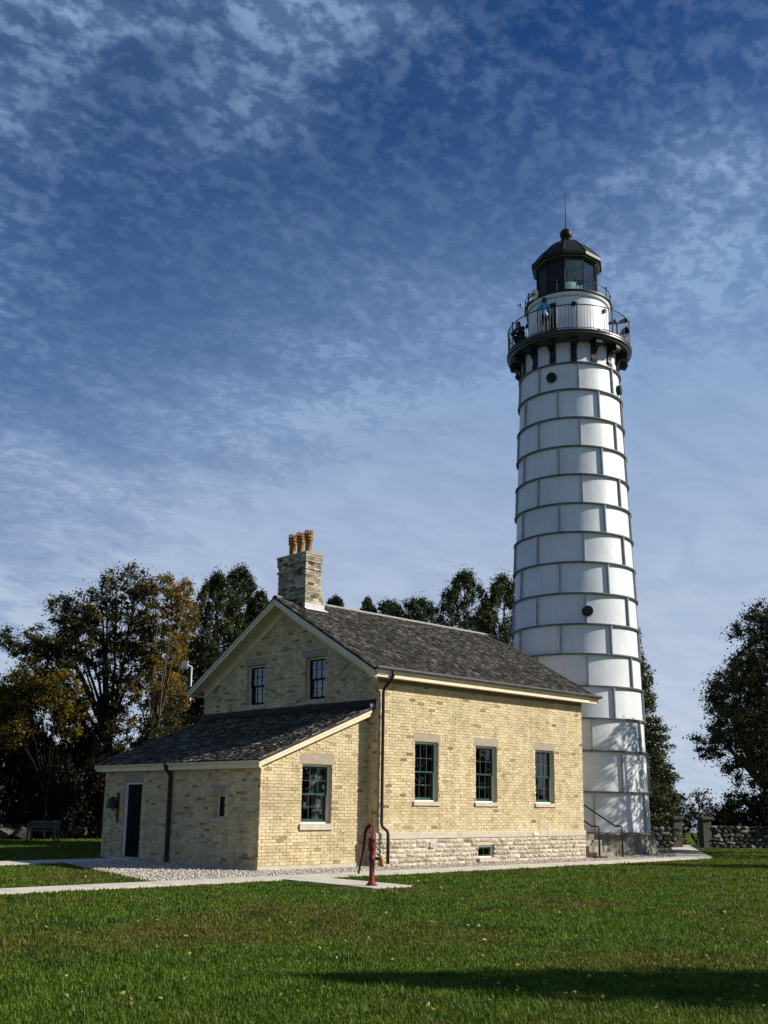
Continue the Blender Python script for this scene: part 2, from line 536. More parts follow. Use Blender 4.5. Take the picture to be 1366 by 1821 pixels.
def link(name, data, parent=None, loc=None, mw=None):
    o = bpy.data.objects.new(name, data)
    COL.objects.link(o)
    if parent is not None:
        o.parent = parent
        if parent.type == 'EMPTY' or True:
            o.matrix_parent_inverse = PINV.get(parent.name, Matrix.Identity(4))
    if loc is not None:
        o.location = loc
    if mw is not None:
        o.matrix_basis = mw
    PINV[o.name] = (PINV_W(o)).inverted()
    return o


PINV = {}


def PINV_W(o):
    """world matrix without needing a depsgraph update"""
    mb = o.matrix_basis.copy()
    if o.parent is None:
        return mb
    return PINV_W(o.parent) @ o.matrix_parent_inverse @ mb


def thing(name, label, cat, loc=(0, 0, 0), group=None):
    o = bpy.data.objects.new(name, None)
    COL.objects.link(o)
    o.empty_display_size = 0.3
    o.location = loc
    PINV[o.name] = Matrix.Translation(loc).inverted()
    return tag(o, label, cat, group)


def tag(o, label=None, cat=None, group=None, kind=None):
    if label:
        o['label'] = label
    if cat:
        o['category'] = cat
    if group:
        o['group'] = group
    if kind:
        o['kind'] = kind
    return o


def fast_mesh(name, V, F, tone_vals, material):
    """V (n,3), F (m,k) same-size faces"""
    me = bpy.data.meshes.new(name)
    k = F.shape[1]
    me.vertices.add(len(V))
    me.vertices.foreach_set('co', V.astype(np.float32).ravel())
    me.loops.add(F.size)
    me.loops.foreach_set('vertex_index', F.astype(np.int32).ravel())
    me.polygons.add(len(F))
    me.polygons.foreach_set('loop_start', np.arange(0, F.size, k, dtype=np.int32))
    me.polygons.foreach_set('loop_total', np.full(len(F), k, dtype=np.int32))
    me.update(calc_edges=True)
    at = me.attributes.new('tone', 'FLOAT', 'FACE')
    at.data.foreach_set('value', tone_vals.astype(np.float32))
    me.materials.append(material)
    return me


# ------------------------------------------------------------------ ground
def sheet(name, poly, z, material, thick=0.0, kind='structure'):
    b = MB()
    if thick:
        b.prism([(x, y, z - thick) for x, y in poly], (0, 0, thick))
    else:
        b.add([(x, y, z) for x, y in poly], [tuple(range(len(poly)))])
    return tag(b.build(name, material), kind=kind)


LEANX, LEANY0, LEANY1 = -3.50, 0.35, 7.76
HL, HW = 9.0, 8.07
TX, TY = 12.93, 3.0

sheet('lawn', [(-400, -400), (400, -400), (400, 400), (-400, 400)], 0.0, LAWN)
sheet('lake_water', [(27, -700), (2500, -1200), (2500, 2500), (700, 2500), (45, 60)], 0.004, WATER)
walk = [(-16, -2.25), (12.9, -2.25), (20.6, 2.95), (19.7, 3.4), (12.2, -1.35), (-16, -1.35)]
sheet('walkway', walk, 0.035, PATH, 0.06)
doorpath = [(-16, 5.40), (-3.56, 5.40), (-3.56, 6.85), (-16, 6.4)]
sheet('door_path', doorpath, 0.03, PATH, 0.06)
pumppad = [(-4.78, -5.0), (-3.72, -5.0), (-3.72, -2.26), (-4.78, -2.26)]
sheet('pump_path', pumppad, 0.035, PATH, 0.06)
gravelp = [(-7.3, -1.34), (12.2, -1.34), (17.6, 2.1), (17.2, 6.2), (9.2, 6.0), (9.0, 0.3), (-3.3, 0.6), (-3.3, 5.39), (-5.8, 5.39), (-6.2, 3.8), (-6.6, 1.8)]
sheet('gravel_bed', gravelp, 0.012, GRAVEL)


def in_poly(x, y, poly):
    x = np.asarray(x)
    y = np.asarray(y)
    ins = np.zeros(x.shape, bool)
    n = len(poly)
    for i in range(n):
        x0, y0 = poly[i]
        x1, y1 = poly[(i + 1) % n]
        if y0 == y1:
            continue
        c = ((y0 > y) != (y1 > y)) & (x < (x1 - x0) * (y - y0) / (y1 - y0) + x0)
        ins ^= c
    return ins


def walk_joints():
    b = MB()
    for k in range(18):
        x = -15.2 + k * 1.55
        b.box(x - 0.008, x + 0.008, -2.25, -1.35, 0.0352, 0.0362)
    o = b.build('joint_line', simple('joint_dirt', (0.10, 0.09, 0.07), 0.2, 5, 0.95))
    tag(o, kind='structure')


walk_joints()


def pebbles():
    n = 26000
    X = nrg.uniform(-7.3, 17.6, n * 2)
    Y = nrg.uniform(-1.36, 6.0, n * 2)
    ok = in_poly(X, Y, gravelp) & ((Y < 0.7) | (X < -3.4) | (np.hypot(X - TX, Y - TY) < 5)) & ~((X > -3.51) & (X < 9) & (Y > 0.33))
    ok &= ~((X > 0) & (X < 9.1) & (Y > -0.05)) & (np.hypot(X - TX, Y - TY) > 2.7)
    X, Y = X[ok][:n], Y[ok][:n]
    X, Y = X + nrg.normal(0, 0.09, len(X)) * (nrg.random(len(X)) < 0.12), Y - np.abs(nrg.normal(0, 0.10, len(X))) * (nrg.random(len(X)) < 0.12)
    n = len(X)
    octa = np.array([(1, 0, 0), (0, 1, 0), (-1, 0, 0), (0, -1, 0), (0, 0, 0.8), (0, 0, -0.8)], float)
    fc = np.array([(0, 1, 4), (1, 2, 4), (2, 3, 4), (3, 0, 4), (1, 0, 5), (2, 1, 5), (3, 2, 5), (0, 3, 5)])
    s = nrg.uniform(0.012, 0.030, n)
    V = octa[None] * nrg.uniform(0.6, 1.3, (n, 6, 1)) * s[:, None, None]
    a = nrg.uniform(0, 6.28, n)
    ca, sa = np.cos(a)[:, None], np.sin(a)[:, None]
    V = np.stack([V[..., 0] * ca - V[..., 1] * sa, V[..., 0] * sa + V[..., 1] * ca, V[..., 2]], -1)
    V += np.stack([X, Y, np.where(Y < -1.35, 0.036, 0.014) + s * 0.4], -1)[:, None]
    F = (fc[None] + (np.arange(n) * 6)[:, None, None]).reshape(-1, 3)
    me = fast_mesh('gravel', V.reshape(-1, 3), F, np.repeat(nrg.random(n), 8), PEBBLE)
    tag(link('gravel', me), 'pale loose gravel spread round the brick house and tower', 'gravel', kind='stuff')


pebbles()


def lawn_mask(X, Y):
    bad = in_poly(X, Y, walk) | in_poly(X, Y, doorpath) | in_poly(X, Y, pumppad) | in_poly(X, Y, gravelp)
    bad |= (X > -3.5) & (X < 9.2) & (Y > 0) & (Y < 8.3)
    bad |= np.hypot(X - TX, Y - TY) < 2.8
    return ~bad


def grass():
    n = 620000
    r = 6.3 + (46 - 6.3) * nrg.random(n) ** 1.55
    yaw = math.atan2(FWD[0], FWD[1])
    a = yaw + nrg.uniform(R(-25), R(25), n)
    X = CAM[0] + r * np.sin(a)
    Y = CAM[1] + r * np.cos(a)
    # clumping
    cl = 0.02 * np.sqrt(r / 8)
    X += nrg.normal(0, 1, n) * cl
    Y += nrg.normal(0, 1, n) * cl
    ok = lawn_mask(X + nrg.normal(0, 0.045, n), Y + nrg.normal(0, 0.045, n))
    X, Y, r = X[ok], Y[ok], r[ok]
    n = len(X)
    patch = 0.5 + 0.5 * np.sin(X * 1.7 + 1.3 * np.sin(Y * 1.1)) * np.sin(Y * 1.5 + 1.1 * np.sin(X * 0.9))
    pk2 = 0.5 + 0.5 * np.sin(X * 5.3 + 2 * np.sin(Y * 3.7)) * np.sin(Y * 4.9 + 2 * np.sin(X * 4.1))
    h = nrg.gamma(6.0, 0.0048, n) * (0.55 + 0.5 * patch + 0.45 * pk2)
    wd = 0.0022 + 0.00055 * r
    th = nrg.uniform(0, 6.28, n)
    lean = nrg.normal(0, 0.55, n) * h
    lx, ly = np.cos(th), np.sin(th)
    p0 = np.stack([X - ly * wd, Y + lx * wd, np.full(n, -0.002)], -1)
    p1 = np.stack([X + ly * wd, Y - lx * wd, np.full(n, -0.002)], -1)
    p2 = np.stack([X + lx * lean, Y + ly * lean, h], -1)
    V = np.stack([p0, p1, p2], 1).reshape(-1, 3)
    F = np.arange(3 * n).reshape(-1, 3)
    me = fast_mesh('grass', V, F, nrg.random(n), BLADE)
    tag(link('grass', me), 'short mown green lawn with dry brown patches', 'grass', kind='stuff')


grass()


# ------------------------------------------------------------------ walls of brick
BL, BH, JT = 0.205, 0.066, 0.011   # brick length, height, joint


def brick_cells(u0, u1, z0, z1, top, holes, rnd):
    """running bond cells clipped to an outline and openings"""
    out = []
    z = z0
    row = 0
    while z + BH <= z1 + 1e-6:
        u = u0 - (BL + JT) * 0.5 * (row % 2) - rnd.random() * 0.02
        segs = [(u0, u1)]
        for (a, b, c, d) in holes:
            if z + BH > c + 0.01 and z < d - 0.01:
                ns = []
                for s0, s1 in segs:
                    if a >= s1 or b <= s0:
                        ns.append((s0, s1))
                        continue
                    if a > s0:
                        ns.append((s0, a))
                    if b < s1:
                        ns.append((b, s1))
                segs = ns
        while u < u1:
            a, b = u, u + BL
            for s0, s1 in segs:
                aa, bb = max(a, s0), min(b, s1)
                if bb - aa > 0.03 and top(aa) >= z + BH * 0.6 and top(bb) >= z + BH * 0.6:
                    out.append((aa, bb, z, z + BH))
            u += BL + JT
        z += BH + JT
        row += 1
    return out


def rtone(rnd):
    q = rnd.random()
    if q < 0.016:
        return rnd.uniform(0.0, 0.09)
    if q < 0.055:
        return rnd.uniform(0.9, 1.0)
    return min(0.86, max(0.10, rnd.gauss(0.50, 0.125)))


def brick_wall(parent, name, org, U, Nn, cells, material, rnd, singles=0, keyf=None, tonef=rtone):
    """org: wall-face point for u=0,z=0; U along, Nn outward"""
    org, U, Nn = map(lambda q: np.array(q, float), (org, U, Nn))
    Z = np.array((0, 0, 1.0))
    solo = set()
    if singles:
        full = [i for i, c in enumerate(cells) if c[1] - c[0] > BL - 0.002]
        full.sort(key=lambda i: keyf(cells[i]))
        solo = set(full[:singles])
        proto = []
        for k in range(36):
            b = MB()
            tn = tonef(rnd)
            wob = [rnd.uniform(-0.0022, 0.0022) for _ in range(8)]
            o = np.array((-BL / 2, -0.03, -BH / 2))
            b.obox(o, (BL, 0, 0), (0, 0.03, 0), (0, 0, BH), tn)
            b.v = [(x + wob[i], y + (abs(wob[-i]) if y > -0.01 else 0), zz + wob[-i] * 0.8) for i, (x, y, zz) in enumerate(b.v)]
            me = bpy.data.meshes.new('brick')
            me.from_pydata(b.v, [], b.f)
            at = me.attributes.new('tone', 'FLOAT', 'FACE')
            at.data.foreach_set('value', np.array(b.t, dtype=np.float32))
            me.materials.append(material)
            proto.append(me)
        rot = Matrix(((U[0], Nn[0], 0), (U[1], Nn[1], 0), (0, 0, 1))).to_4x4()
    mb = MB()
    for i, (a, b, z0, z1) in enumerate(cells):
        pr = 0.006 + rnd.uniform(0, 0.011)
        if i in solo:
            c = org + U * (a + b) / 2 + Z * (z0 + z1) / 2 + Nn * pr
            link('brick', rnd.choice(proto), parent, mw=Matrix.Translation(c) @ rot)
            continue
        w1, w2, w3 = (rnd.uniform(-0.0025, 0.0025) for _ in range(3))
        o = org + U * (a + w1) + Nn * (-0.025) + Z * (z0 + w2)
        c0 = o
        vs = [c0, c0 + U * (b - a), c0 + U * (b - a) + Z * (BH + w3), c0 + Z * (BH - w3)]
        f = Nn * (0.025 + pr)
        fr = [vs[0] + f, vs[1] + f + Nn * w1 * 0.6, vs[2] + f + Nn * w3 * 0.6, vs[3] + f]
        fs = [(4, 5, 6, 7), (0, 1, 5, 4), (1, 2, 6, 5), (2, 3, 7, 6), (3, 0, 4, 7)]
        if np.dot(np.cross(U, Z), Nn) < 0:
            fs = [q[::-1] for q in fs]
        mb.add(vs + fr, fs, tonef(rnd))
    o = mb.build('bricks', material, parent)
    o['kind'] = 'stuff'
    return o


def slab(b, org, U, Nn, thick, u0, u1, z0, top, holes, extra=()):
    """backing wall with openings; columns between breakpoints, top linear in a column"""
    org, U, Nn = map(lambda q: np.array(q, float), (org, U, Nn))
    Z = np.array((0, 0, 1.0))
    us = sorted(set([u0, u1] + [h[0] for h in holes] + [h[1] for h in holes] + list(extra)))
    us = [u for u in us if u0 <= u <= u1]
    for a, b2 in zip(us[:-1], us[1:]):
        iv = []
        cur = z0
        for h in sorted([h for h in holes if h[0] < (a + b2) / 2 < h[1]], key=lambda h: h[2]):
            if h[2] > cur:
                iv.append((cur, h[2], h[2]))
            cur = h[3]
        iv.append((cur, top(a + 1e-6), top(b2 - 1e-6)))
        for zz0, ta, tb in iv:
            p = [org + U * a + Z * zz0, org + U * b2 + Z * zz0, org + U * b2 + Z * tb, org + U * a + Z * ta]
            b.prism(p, -Nn * thick)


# ------------------------------------------------------------------ the house
house = thing('brick_house', 'cream brick keeper cottage with a gabled shingle roof and a lean-to', 'house', (0, 0, 0))
RS, RZ, RY = 0.563, 7.57, 4.035          # roof slope, ridge height, ridge y


def rtop(y):
    return RZ - RS * abs(y - RY)


ww, wz0, wz1 = 0.938, 1.684, 3.286
WINX = [1.379, 3.856, 6.589]
front_holes = [(x, x + ww, wz0, wz1) for x in WINX]
base_hole = (3.92, 4.60, 0.15, 0.50)
wall_f = MB()
slab(wall_f, (0, 0, 0), (1, 0, 0), (0, -1, 0), 0.30, 0, HL, 0.0, lambda u: 4.90, front_holes + [base_hole])
wall_front = wall_f.build('wall', MORTAR, house)
brick_wall(wall_front, 'w', (0, 0, 0), (1, 0, 0), (0, -1, 0),
           brick_cells(-0.004, HL + 0.004, 0.885, 4.88, lambda u: 9, [(a - 0.0, b + 0.0, c - 0.115, d) for a, b, c, d in front_holes]
                       + [(a - 0.07, b + 0.07, d, d + 0.21) for a, b, c, d in front_holes]
                       + [(a - 0.06, b + 0.06, c - 0.115, c) for a, b, c, d in front_holes], random.Random(1)), BRICK, random.Random(2))

GW = [(2.16, 3.06), (4.95, 5.85)]
gable_holes = [(a, b, 4.45, 5.68) for a, b in GW]
wall_g = MB()
slab(wall_g, (0, 0, 0), (0, 1, 0), (-1, 0, 0), 0.30, 0.30, HW - 0.30, 0.0, lambda u: rtop(u) - 0.2, gable_holes, (RY,))
wall_gable = wall_g.build('wall', MORTAR, house)
gc = brick_cells(-0.004, HW, 0.885, 7.2, lambda u: rtop(u) - 0.40,
                 [(a, b, c - 0.115, d) for a, b, c, d in gable_holes] + [(a - 0.09, b + 0.09, d, d + 0.22) for a, b, c, d in gable_holes]
                 + [(a - 0.08, b + 0.08, c - 0.115, c) for a, b, c, d in gable_holes], random.Random(3))
gc = [c for c in gc if c[2] > 4.05 or c[0] < 0.42]
brick_wall(wall_gable, 'w', (0, 0, 0), (0, 1, 0), (-1, 0, 0), gc, BRICK, random.Random(4), tonef=lambda q: min(0.86, max(0.03, q.gauss(0.44, 0.21))))

wall_b = MB()
wall_b.box(0, HL, HW - 0.3, HW, 0, 4.9)
wall_b.build('wall', MORTAR, house)
wall_r = MB()
slab(wall_r, (HL, 0, 0), (0, 1, 0), (1, 0, 0), 0.30, 0.30, HW - 0.30, 0.0, lambda u: rtop(u) - 0.2, [], (RY,))
wall_right = wall_r.build('wall', MORTAR, house)
brick_wall(wall_right, 'w', (HL, 0, 0), (0, 1, 0), (1, 0, 0), [c for c in brick_cells(-0.004, HW, 0.885, 7.2, lambda u: rtop(u) - 0.4, [], random.Random(5)) if c[0] < 3.5],
           BRICK, random.Random(6))

# lean-to walls
LZ0, LZ1 = 4.16, 2.63     # roof surface at x=0 and at the eave edge


def ltop(x):              # lean-to roof surface height at x (negative)
    return LZ0 + 0.408 * x


LW = (-2.23, -1.25, 1.10, 2.56)
SW = (1.77, 2.23, 1.21, 1.79)
DR = (5.70, 6.66, 0.0, 2.10)
lw = MB()
slab(lw, (0, LEANY0, 0), (1, 0, 0), (0, -1, 0), 0.30, LEANX, -0.002, 0.0, lambda u: ltop(u) - 0.16, [LW])
wall_ls = lw.build('wall', MORTAR, house)
lc = brick_cells(LEANX - 0.004, -0.004, 0.125, 3.9, lambda u: ltop(u) - 0.30,
                 [(LW[0], LW[1], LW[2] - 0.155, LW[3]), (LW[0] - 0.07, LW[1] + 0.07, LW[3], LW[3] + 0.26), (LW[0] - 0.08, LW[1] + 0.08, LW[2] - 0.155, LW[2])], random.Random(8))
brick_wall(wall_ls, 'w', (0, LEANY0, 0), (1, 0, 0), (0, -1, 0), lc, BRICK, random.Random(9), 300, lambda c: c[0] * 0.7 + c[2] * 0.5)
lw = MB()
slab(lw, (LEANX, 0, 0), (0, 1, 0), (-1, 0, 0), 0.30, LEANY0 + 0.30, LEANY1, 0.0, lambda u: 2.60, [SW, DR])
wall_ll = lw.build('wall', MORTAR, house)
lc = brick_cells(LEANY0 - 0.004, LEANY1, 0.02, 2.42, lambda u: 9,
                 [(SW[0], SW[1], SW[2] - 0.10, SW[3]), (SW[0] - 0.05, SW[1] + 0.05, SW[3], SW[3] + 0.22), (SW[0] - 0.05, SW[1] + 0.05, SW[2] - 0.10, SW[2]),
                  DR, (DR[0] - 0.08, DR[1] + 0.08, DR[3], DR[3] + 0.23)], random.Random(10))
brick_wall(wall_ll, 'w', (LEANX, 0, 0), (0, 1, 0), (-1, 0, 0), lc, BRICK, random.Random(12), tonef=lambda q: min(0.86, max(0.04, q.gauss(0.46, 0.19))))
lw = MB()
lw.prism([(LEANX + 0.3, LEANY1, 0), (-0.002, LEANY1, 0), (-0.002, LEANY1, 4.0), (LEANX + 0.3, LEANY1, 2.55)], (0, -0.28, 0))
lw.build('wall', MORTAR, house)
fl = MB()
fl.box(LEANX + 0.3, -0.002, LEANY0 + 0.3, LEANY1 - 0.28, 0.02, 0.1)
fl.box(0.3, HL - 0.3, 0.3, HW - 0.3, 0.85, 0.95)
fl.box(0.3, HL - 0.3, 0.3, HW - 0.3, 3.9, 4.0)
fl.build('floor', INNER, house)
part = MB()
part.prism([(LEANX + 0.3, 3.2, 0.1), (-0.01, 3.2, 0.1), (-0.01, 3.2, 3.9), (LEANX + 0.3, 3.2, 2.5)], (0, 0.1, 0))
part.box(0.3, HL - 0.3, 3.2, 3.3, 0.95, 3.9)
part.build('partition', INNER, house)

# lean-to plinth and main foundation
b = MB()
x = LEANX - 0.03
rs = random.Random(33)
stones = []
while x < -0.06:
    l = min(rs.uniform(0.7, 1.15), -0.05 - x)
    bb = MB()
    bb.box(x, x + l - 0.008, LEANY0 - 0.03 - rs.uniform(0, 0.006), LEANY0 + 0.05, -0.05, 0.115 + rs.uniform(-0.006, 0.004))
    bb.build('plinth_stone', LIME, house)
    x += l

found = MB()
found.box(-0.045, HL + 0.045, -0.02, 0.0 - 0.001, -0.05, 0.71)
found.box(-0.045, -0.001, 0.0, LEANY0 - 0.001, -0.05, 0.71)
fo = found.build('foundation', MORTAR, house)
# punch: the basement window stands in front of the backing, so the backing is built round it
bpy.data.objects.remove(fo)
found = MB()
slab(found, (0, -0.03, 0), (1, 0, 0), (0, -1, 0), 0.028, -0.03, HL + 0.03, -0.05, lambda u: 0.71, [base_hole])
found.box(-0.03, -0.002, -0.0015, LEANY0 - 0.001, -0.05, 0.71)
fo = found.build('foundation', MORTAR, house)


def rock_stone(parent, org, U, Nn, a, b, z0, z1, depth, rnd, material=ROCK, name='stone'):
    """rock-faced block: a 4x3 grid of uneven face points, sides going back"""
    org, U, Nn = map(lambda q: np.array(q, float), (org, U, Nn))
    Z = np.array((0, 0, 1.0))
    nu, nv = 4, 3
    vs, fs = [], []
    for j in range(nv + 1):
        for i in range(nu + 1):
            edge = i in (0, nu) or j in (0, nv)
            d = (rnd.uniform(0.004, 0.014) if edge else rnd.uniform(0.35, 1.0) * depth)
            u = a + (b - a) * (i / nu) + (0 if edge else rnd.uniform(-0.012, 0.012))
            z = z0 + (z1 - z0) * (j / nv) + (0 if edge else rnd.uniform(-0.008, 0.008))
            vs.append(org + U * u + Z * z + Nn * d)
    for j in range(nv):
        for i in range(nu):
            k = j * (nu + 1) + i
            fs.append((k, k + 1, k + nu + 2, k + nu + 1))
    rim = [i for i in range(nu + 1)] + [(j) * (nu + 1) + nu for j in range(1, nv + 1)] + [nv * (nu + 1) + i for i in range(nu - 1, -1, -1)] + [j * (nu + 1) for j in range(nv - 1, 0, -1)]
    n0 = len(vs)
    for i in rim:
        vs.append(vs[i] - Nn * 0.035)
    for i in range(len(rim)):
        i2 = (i + 1) % len(rim)
        fs.append((rim[i2], rim[i], n0 + i, n0 + i2))
    if np.dot(np.cross(U, Z), Nn) < 0:
        fs = [q[::-1] for q in fs]
    m_ = MB()
    m_.add(vs, fs, rnd.random())
    return m_.build(name, material, parent)


rs = random.Random(21)
z = -0.02
for ci, ch in enumerate((0.115, 0.125, 0.12, 0.125, 0.12, 0.122)):
    u = -0.05
    while u < HL + 0.04:
        l = rs.uniform(0.14, 0.40)
        e = min(u + l, HL + 0.05)
        if HL + 0.05 - e < 0.15:
            e = HL + 0.05
        segs = [(u, e)]
        if z + ch > base_hole[2] - 0.10 and z < base_hole[3] + 0.0:
            segs = []
            if u < base_hole[0] - 0.02:
                segs.append((u, min(e, base_hole[0])))
            if e > base_hole[1] + 0.02:
                segs.append((max(u, base_hole[1]), e))
        for s0, s1 in segs:
            if s1 - s0 > 0.05:
                rock_stone(fo, (0, -0.03, 0), (1, 0, 0), (0, -1, 0), s0, s1 - 0.014, z + rs.uniform(-0.01, 0.01), z + ch - 0.014 + rs.uniform(-0.012, 0.006), 0.055, rs)
        u = e
    u = -0.01
    while u < 0.30:
        e = min(u + rs.uniform(0.22, 0.4), 0.34)
        rock_stone(fo, (-0.03, 0, 0), (0, 1, 0), (-1, 0, 0), u, e - 0.012, z, z + ch - 0.012, 0.035, rs)
        u = e
    z += ch
u = -0.055
while u < HL + 0.04:
    e = min(u + rs.uniform(1.0, 1.8), HL + 0.055)
    if HL - e < 0.5:
        e = HL + 0.055
    bb = MB()
    bb.prism([(u, -0.006, 0.712), (u, -0.06, 0.712), (u, -0.06, 0.855), (u, -0.006, 0.882)], (e - u - 0.006, 0, 0), rs.random())
    bb.build('water_table_stone', LIME, house)
    u = e
bb = MB()
bb.prism([(-0.006, 0.002, 0.712), (-0.05, 0.002, 0.712), (-0.05, 0.002, 0.855), (-0.006, 0.002, 0.882)], (0, LEANY0 - 0.004, 0))
bb.build('water_table_stone', LIME, house)
vent = MB()
vent.box(1.93, 2.13, -0.098, -0.06, 0.47, 0.62)
vo = vent.build('vent', WHITE, house)
for k in range(4):
    s_ = MB()
    s_.box(1.945, 2.115, -0.106, -0.0985, 0.485 + k * 0.034, 0.497 + k * 0.034)
    s_.build('slat', GUTTER, vo)
pl = MB()
pl.box(6.38, 6.60, -0.085, -0.06, 0.745, 0.815)
pl.build('plaque', WHITE, house)


# ------------------------------------------------------------------ windows and doors
def frame_fn(org, U, Nn):
    org, U, Nn = map(lambda q: np.array(q, float), (org, U, Nn))

    def fb(b, u0, u1, n0, n1, z0, z1, tn=0.5):
        b.obox(org + U * u0 + Nn * n0 + np.array((0, 0, z0)), U * (u1 - u0), Nn * (n1 - n0), (0, 0, z1 - z0), tn)
    return fb


def window(org, U, Nn, h, lint=0.20, sill=0.11, side=0.07, cols=3, rows=2, sash=GREEN, casing=WHITE, rec=0.11, double=True, lintm=LINTEL, curtain=0, lintside=None):
    u0, u1, z0, z1 = h
    fb = frame_fn(org, U, Nn)
    fw = 0.055
    b = MB()
    fb(b, u0 + 0.001, u0 + fw, -rec - 0.10, -rec, z0 + 0.001, z1 - 0.001)
    fb(b, u1 - fw, u1 - 0.001, -rec - 0.10, -rec, z0 + 0.001, z1 - 0.001)
    fb(b, u0 + fw, u1 - fw, -rec - 0.10, -rec, z1 - fw, z1 - 0.001)
    fb(b, u0 + fw, u1 - fw, -rec - 0.10, -rec + 0.015, z0 + 0.001, z0 + 0.035)
    wo = b.build('window', casing, house)
    a0, a1, c0, c1 = u0 + fw, u1 - fw, z0 + 0.035, z1 - fw
    sets = [(c0, (c0 + c1) / 2 + 0.02, -rec - 0.075), ((c0 + c1) / 2 - 0.02, c1, -rec - 0.04)] if double else [(c0, c1, -rec - 0.06)]
    for si, (s0, s1, n) in enumerate(sets):
        st = 0.045
        b = MB()
        fb(b, a0 + 0.002, a0 + st, n, n + 0.033, s0, s1)
        fb(b, a1 - st, a1 - 0.002, n, n + 0.033, s0, s1)
        bot = 0.075 if (si == 0 and double) else 0.04
        fb(b, a0 + st, a1 - st, n, n + 0.033, s0, s0 + bot)
        fb(b, a0 + st, a1 - st, n, n + 0.033, s1 - 0.04, s1)
        sa = b.build('sash', sash, wo)
        g0, g1, y0, y1 = a0 + st, a1 - st, s0 + bot, s1 - 0.04
        mw_ = 0.011
        mu = MB()
        for i in range(1, cols):
            c = g0 + (g1 - g0) * i / cols
            fb(mu, c - mw_ / 2, c + mw_ / 2, n + 0.006, n + 0.028, y0, y1)
        for j in range(1, rows):
            c = y0 + (y1 - y0) * j / rows
            for i in range(cols):
                p0 = g0 + (g1 - g0) * i / cols + (mw_ / 2 if i else 0)
                p1 = g0 + (g1 - g0) * (i + 1) / cols - (mw_ / 2 if i < cols - 1 else 0)
                fb(mu, p0, p1, n + 0.006, n + 0.028, c - mw_ / 2, c + mw_ / 2)
        if mu.v:
            mu.build('muntin', simple('grey_green_paint', (0.050, 0.062, 0.056), 0.2, 6, 0.5) if sash is GREEN else sash, wo)
        for i in range(cols):
            for j in range(rows):
                b = MB()
                tl = rng.uniform(-0.0006, 0.0006)
                fb(b, g0 + (g1 - g0) * i / cols + 0.002, g0 + (g1 - g0) * (i + 1) / cols - 0.002, n + 0.012 + tl, n + 0.016 + tl,
                   y0 + (y1 - y0) * j / rows + 0.002, y0 + (y1 - y0) * (j + 1) / rows - 0.002)
                b.build('pane', GLASS, wo)
    if lint:
        b = MB()
        ls = lintside if lintside is not None else side
        fb(b, u0 - ls, u1 + ls, -0.10, 0.010, z1 + 0.003, z1 + lint)
        b.build('lintel', lintm, wo)
    if sill:
        b = MB()
        fb(b, u0 - 0.055, u1 + 0.055, -rec - 0.02, 0.055, z0 - sill, z0 - 0.004)
        b.build('sill', LIME, wo)
    if curtain:
        org_, U_, N_ = map(lambda q: np.array(q, float), (org, U, Nn))
        b = MB()
        n_ = 22
        c0_, c1_ = (u0 + (u1 - u0) * (0.60 if curtain > 0 else 0.05), u1 - 0.02)
        vs, fs = [], []
        for i in range(n_ + 1):
            uu = c0_ + (c1_ - c0_) * i / n_
            dd = -rec - 0.20 + 0.022 * math.sin(i * 1.9)
            for zz in (z0, z1):
                vs.append(org_ + U_ * uu + N_ * dd + np.array((0, 0, zz)))
        for i in range(n_):
            fs.append((2 * i, 2 * i + 2, 2 * i + 3, 2 * i + 1))
        b.add(vs, fs)
        co = b.build('curtain', CURT, wo)
        sm = co.modifiers.new('thick', 'SOLIDIFY')
        sm.thickness = 0.004
    return wo


for h in front_holes:
    window((0, 0, 0), (1, 0, 0), (0, -1, 0), h, curtain=1)
for h in gable_holes:
    window((0, 0, 0), (0, 1, 0), (-1, 0, 0), h, 0.22, 0.11, 0.09, sash=DGREEN, casing=CREAM)
window((0, LEANY0, 0), (1, 0, 0), (0, -1, 0), LW, 0.26, 0.15, 0.07, curtain=1)
window((LEANX, 0, 0), (0, 1, 0), (-1, 0, 0), SW, 0.22, 0.10, 0.05, cols=1, rows=1, sash=DGREEN, casing=CREAM, double=False)
window((0, -0.03, 0), (1, 0, 0), (0, -1, 0), base_hole, 0, 0.0, cols=2, rows=1, double=False, rec=0.06)
b = MB()
b.box(3.88, 4.64, -0.13, 0.02, 0.045, 0.146)
b.build('sill', LIME, house)

# door
fb = frame_fn((LEANX, 0, 0), (0, 1, 0), (-1, 0, 0))
b = MB()
fb(b, DR[0] + 0.001, DR[0] + 0.05, -0.2, -0.05, 0.02, DR[3] - 0.001)
fb(b, DR[1] - 0.05, DR[1] - 0.001, -0.2, -0.05, 0.02, DR[3] - 0.001)
fb(b, DR[0] + 0.05, DR[1] - 0.05, -0.2, -0.05, DR[3] - 0.05, DR[3] - 0.001)
do = b.build('door', WHITE, house)
b = MB()
fb(b, DR[0] + 0.05, DR[1] - 0.05, -0.14, -0.10, 0.03, DR[3] - 0.05)
b.build('door_leaf', DGREEN, do)
for (a0, a1, c0, c1) in ((0.13, 0.44, 0.25, 0.95), (0.54, 0.85, 0.25, 0.95), (0.13, 0.44, 1.10, 1.95), (0.54, 0.85, 1.10, 1.95)):
    b = MB()
    fb(b, DR[0] + a0, DR[0] + a1, -0.0995, -0.088, c0, c1)
    b.build('door_panel', DGREEN, do)
b = MB()
fb(b, DR[0] + 0.09, DR[0] + 0.13, -0.0995, -0.05, 1.0, 1.05)
b.build('handle', BLACKM, do)
b = MB()
fb(b, DR[0] - 0.08, DR[1] + 0.08, -0.10, 0.010, DR[3] + 0.003, DR[3] + 0.23)
b.build('lintel', LINTEL, do)
b = MB()
fb(b, DR[0] - 0.1, DR[1] + 0.1, 0.002, 0.36, 0.031, 0.085)
b.build('door_step', LIME, do)


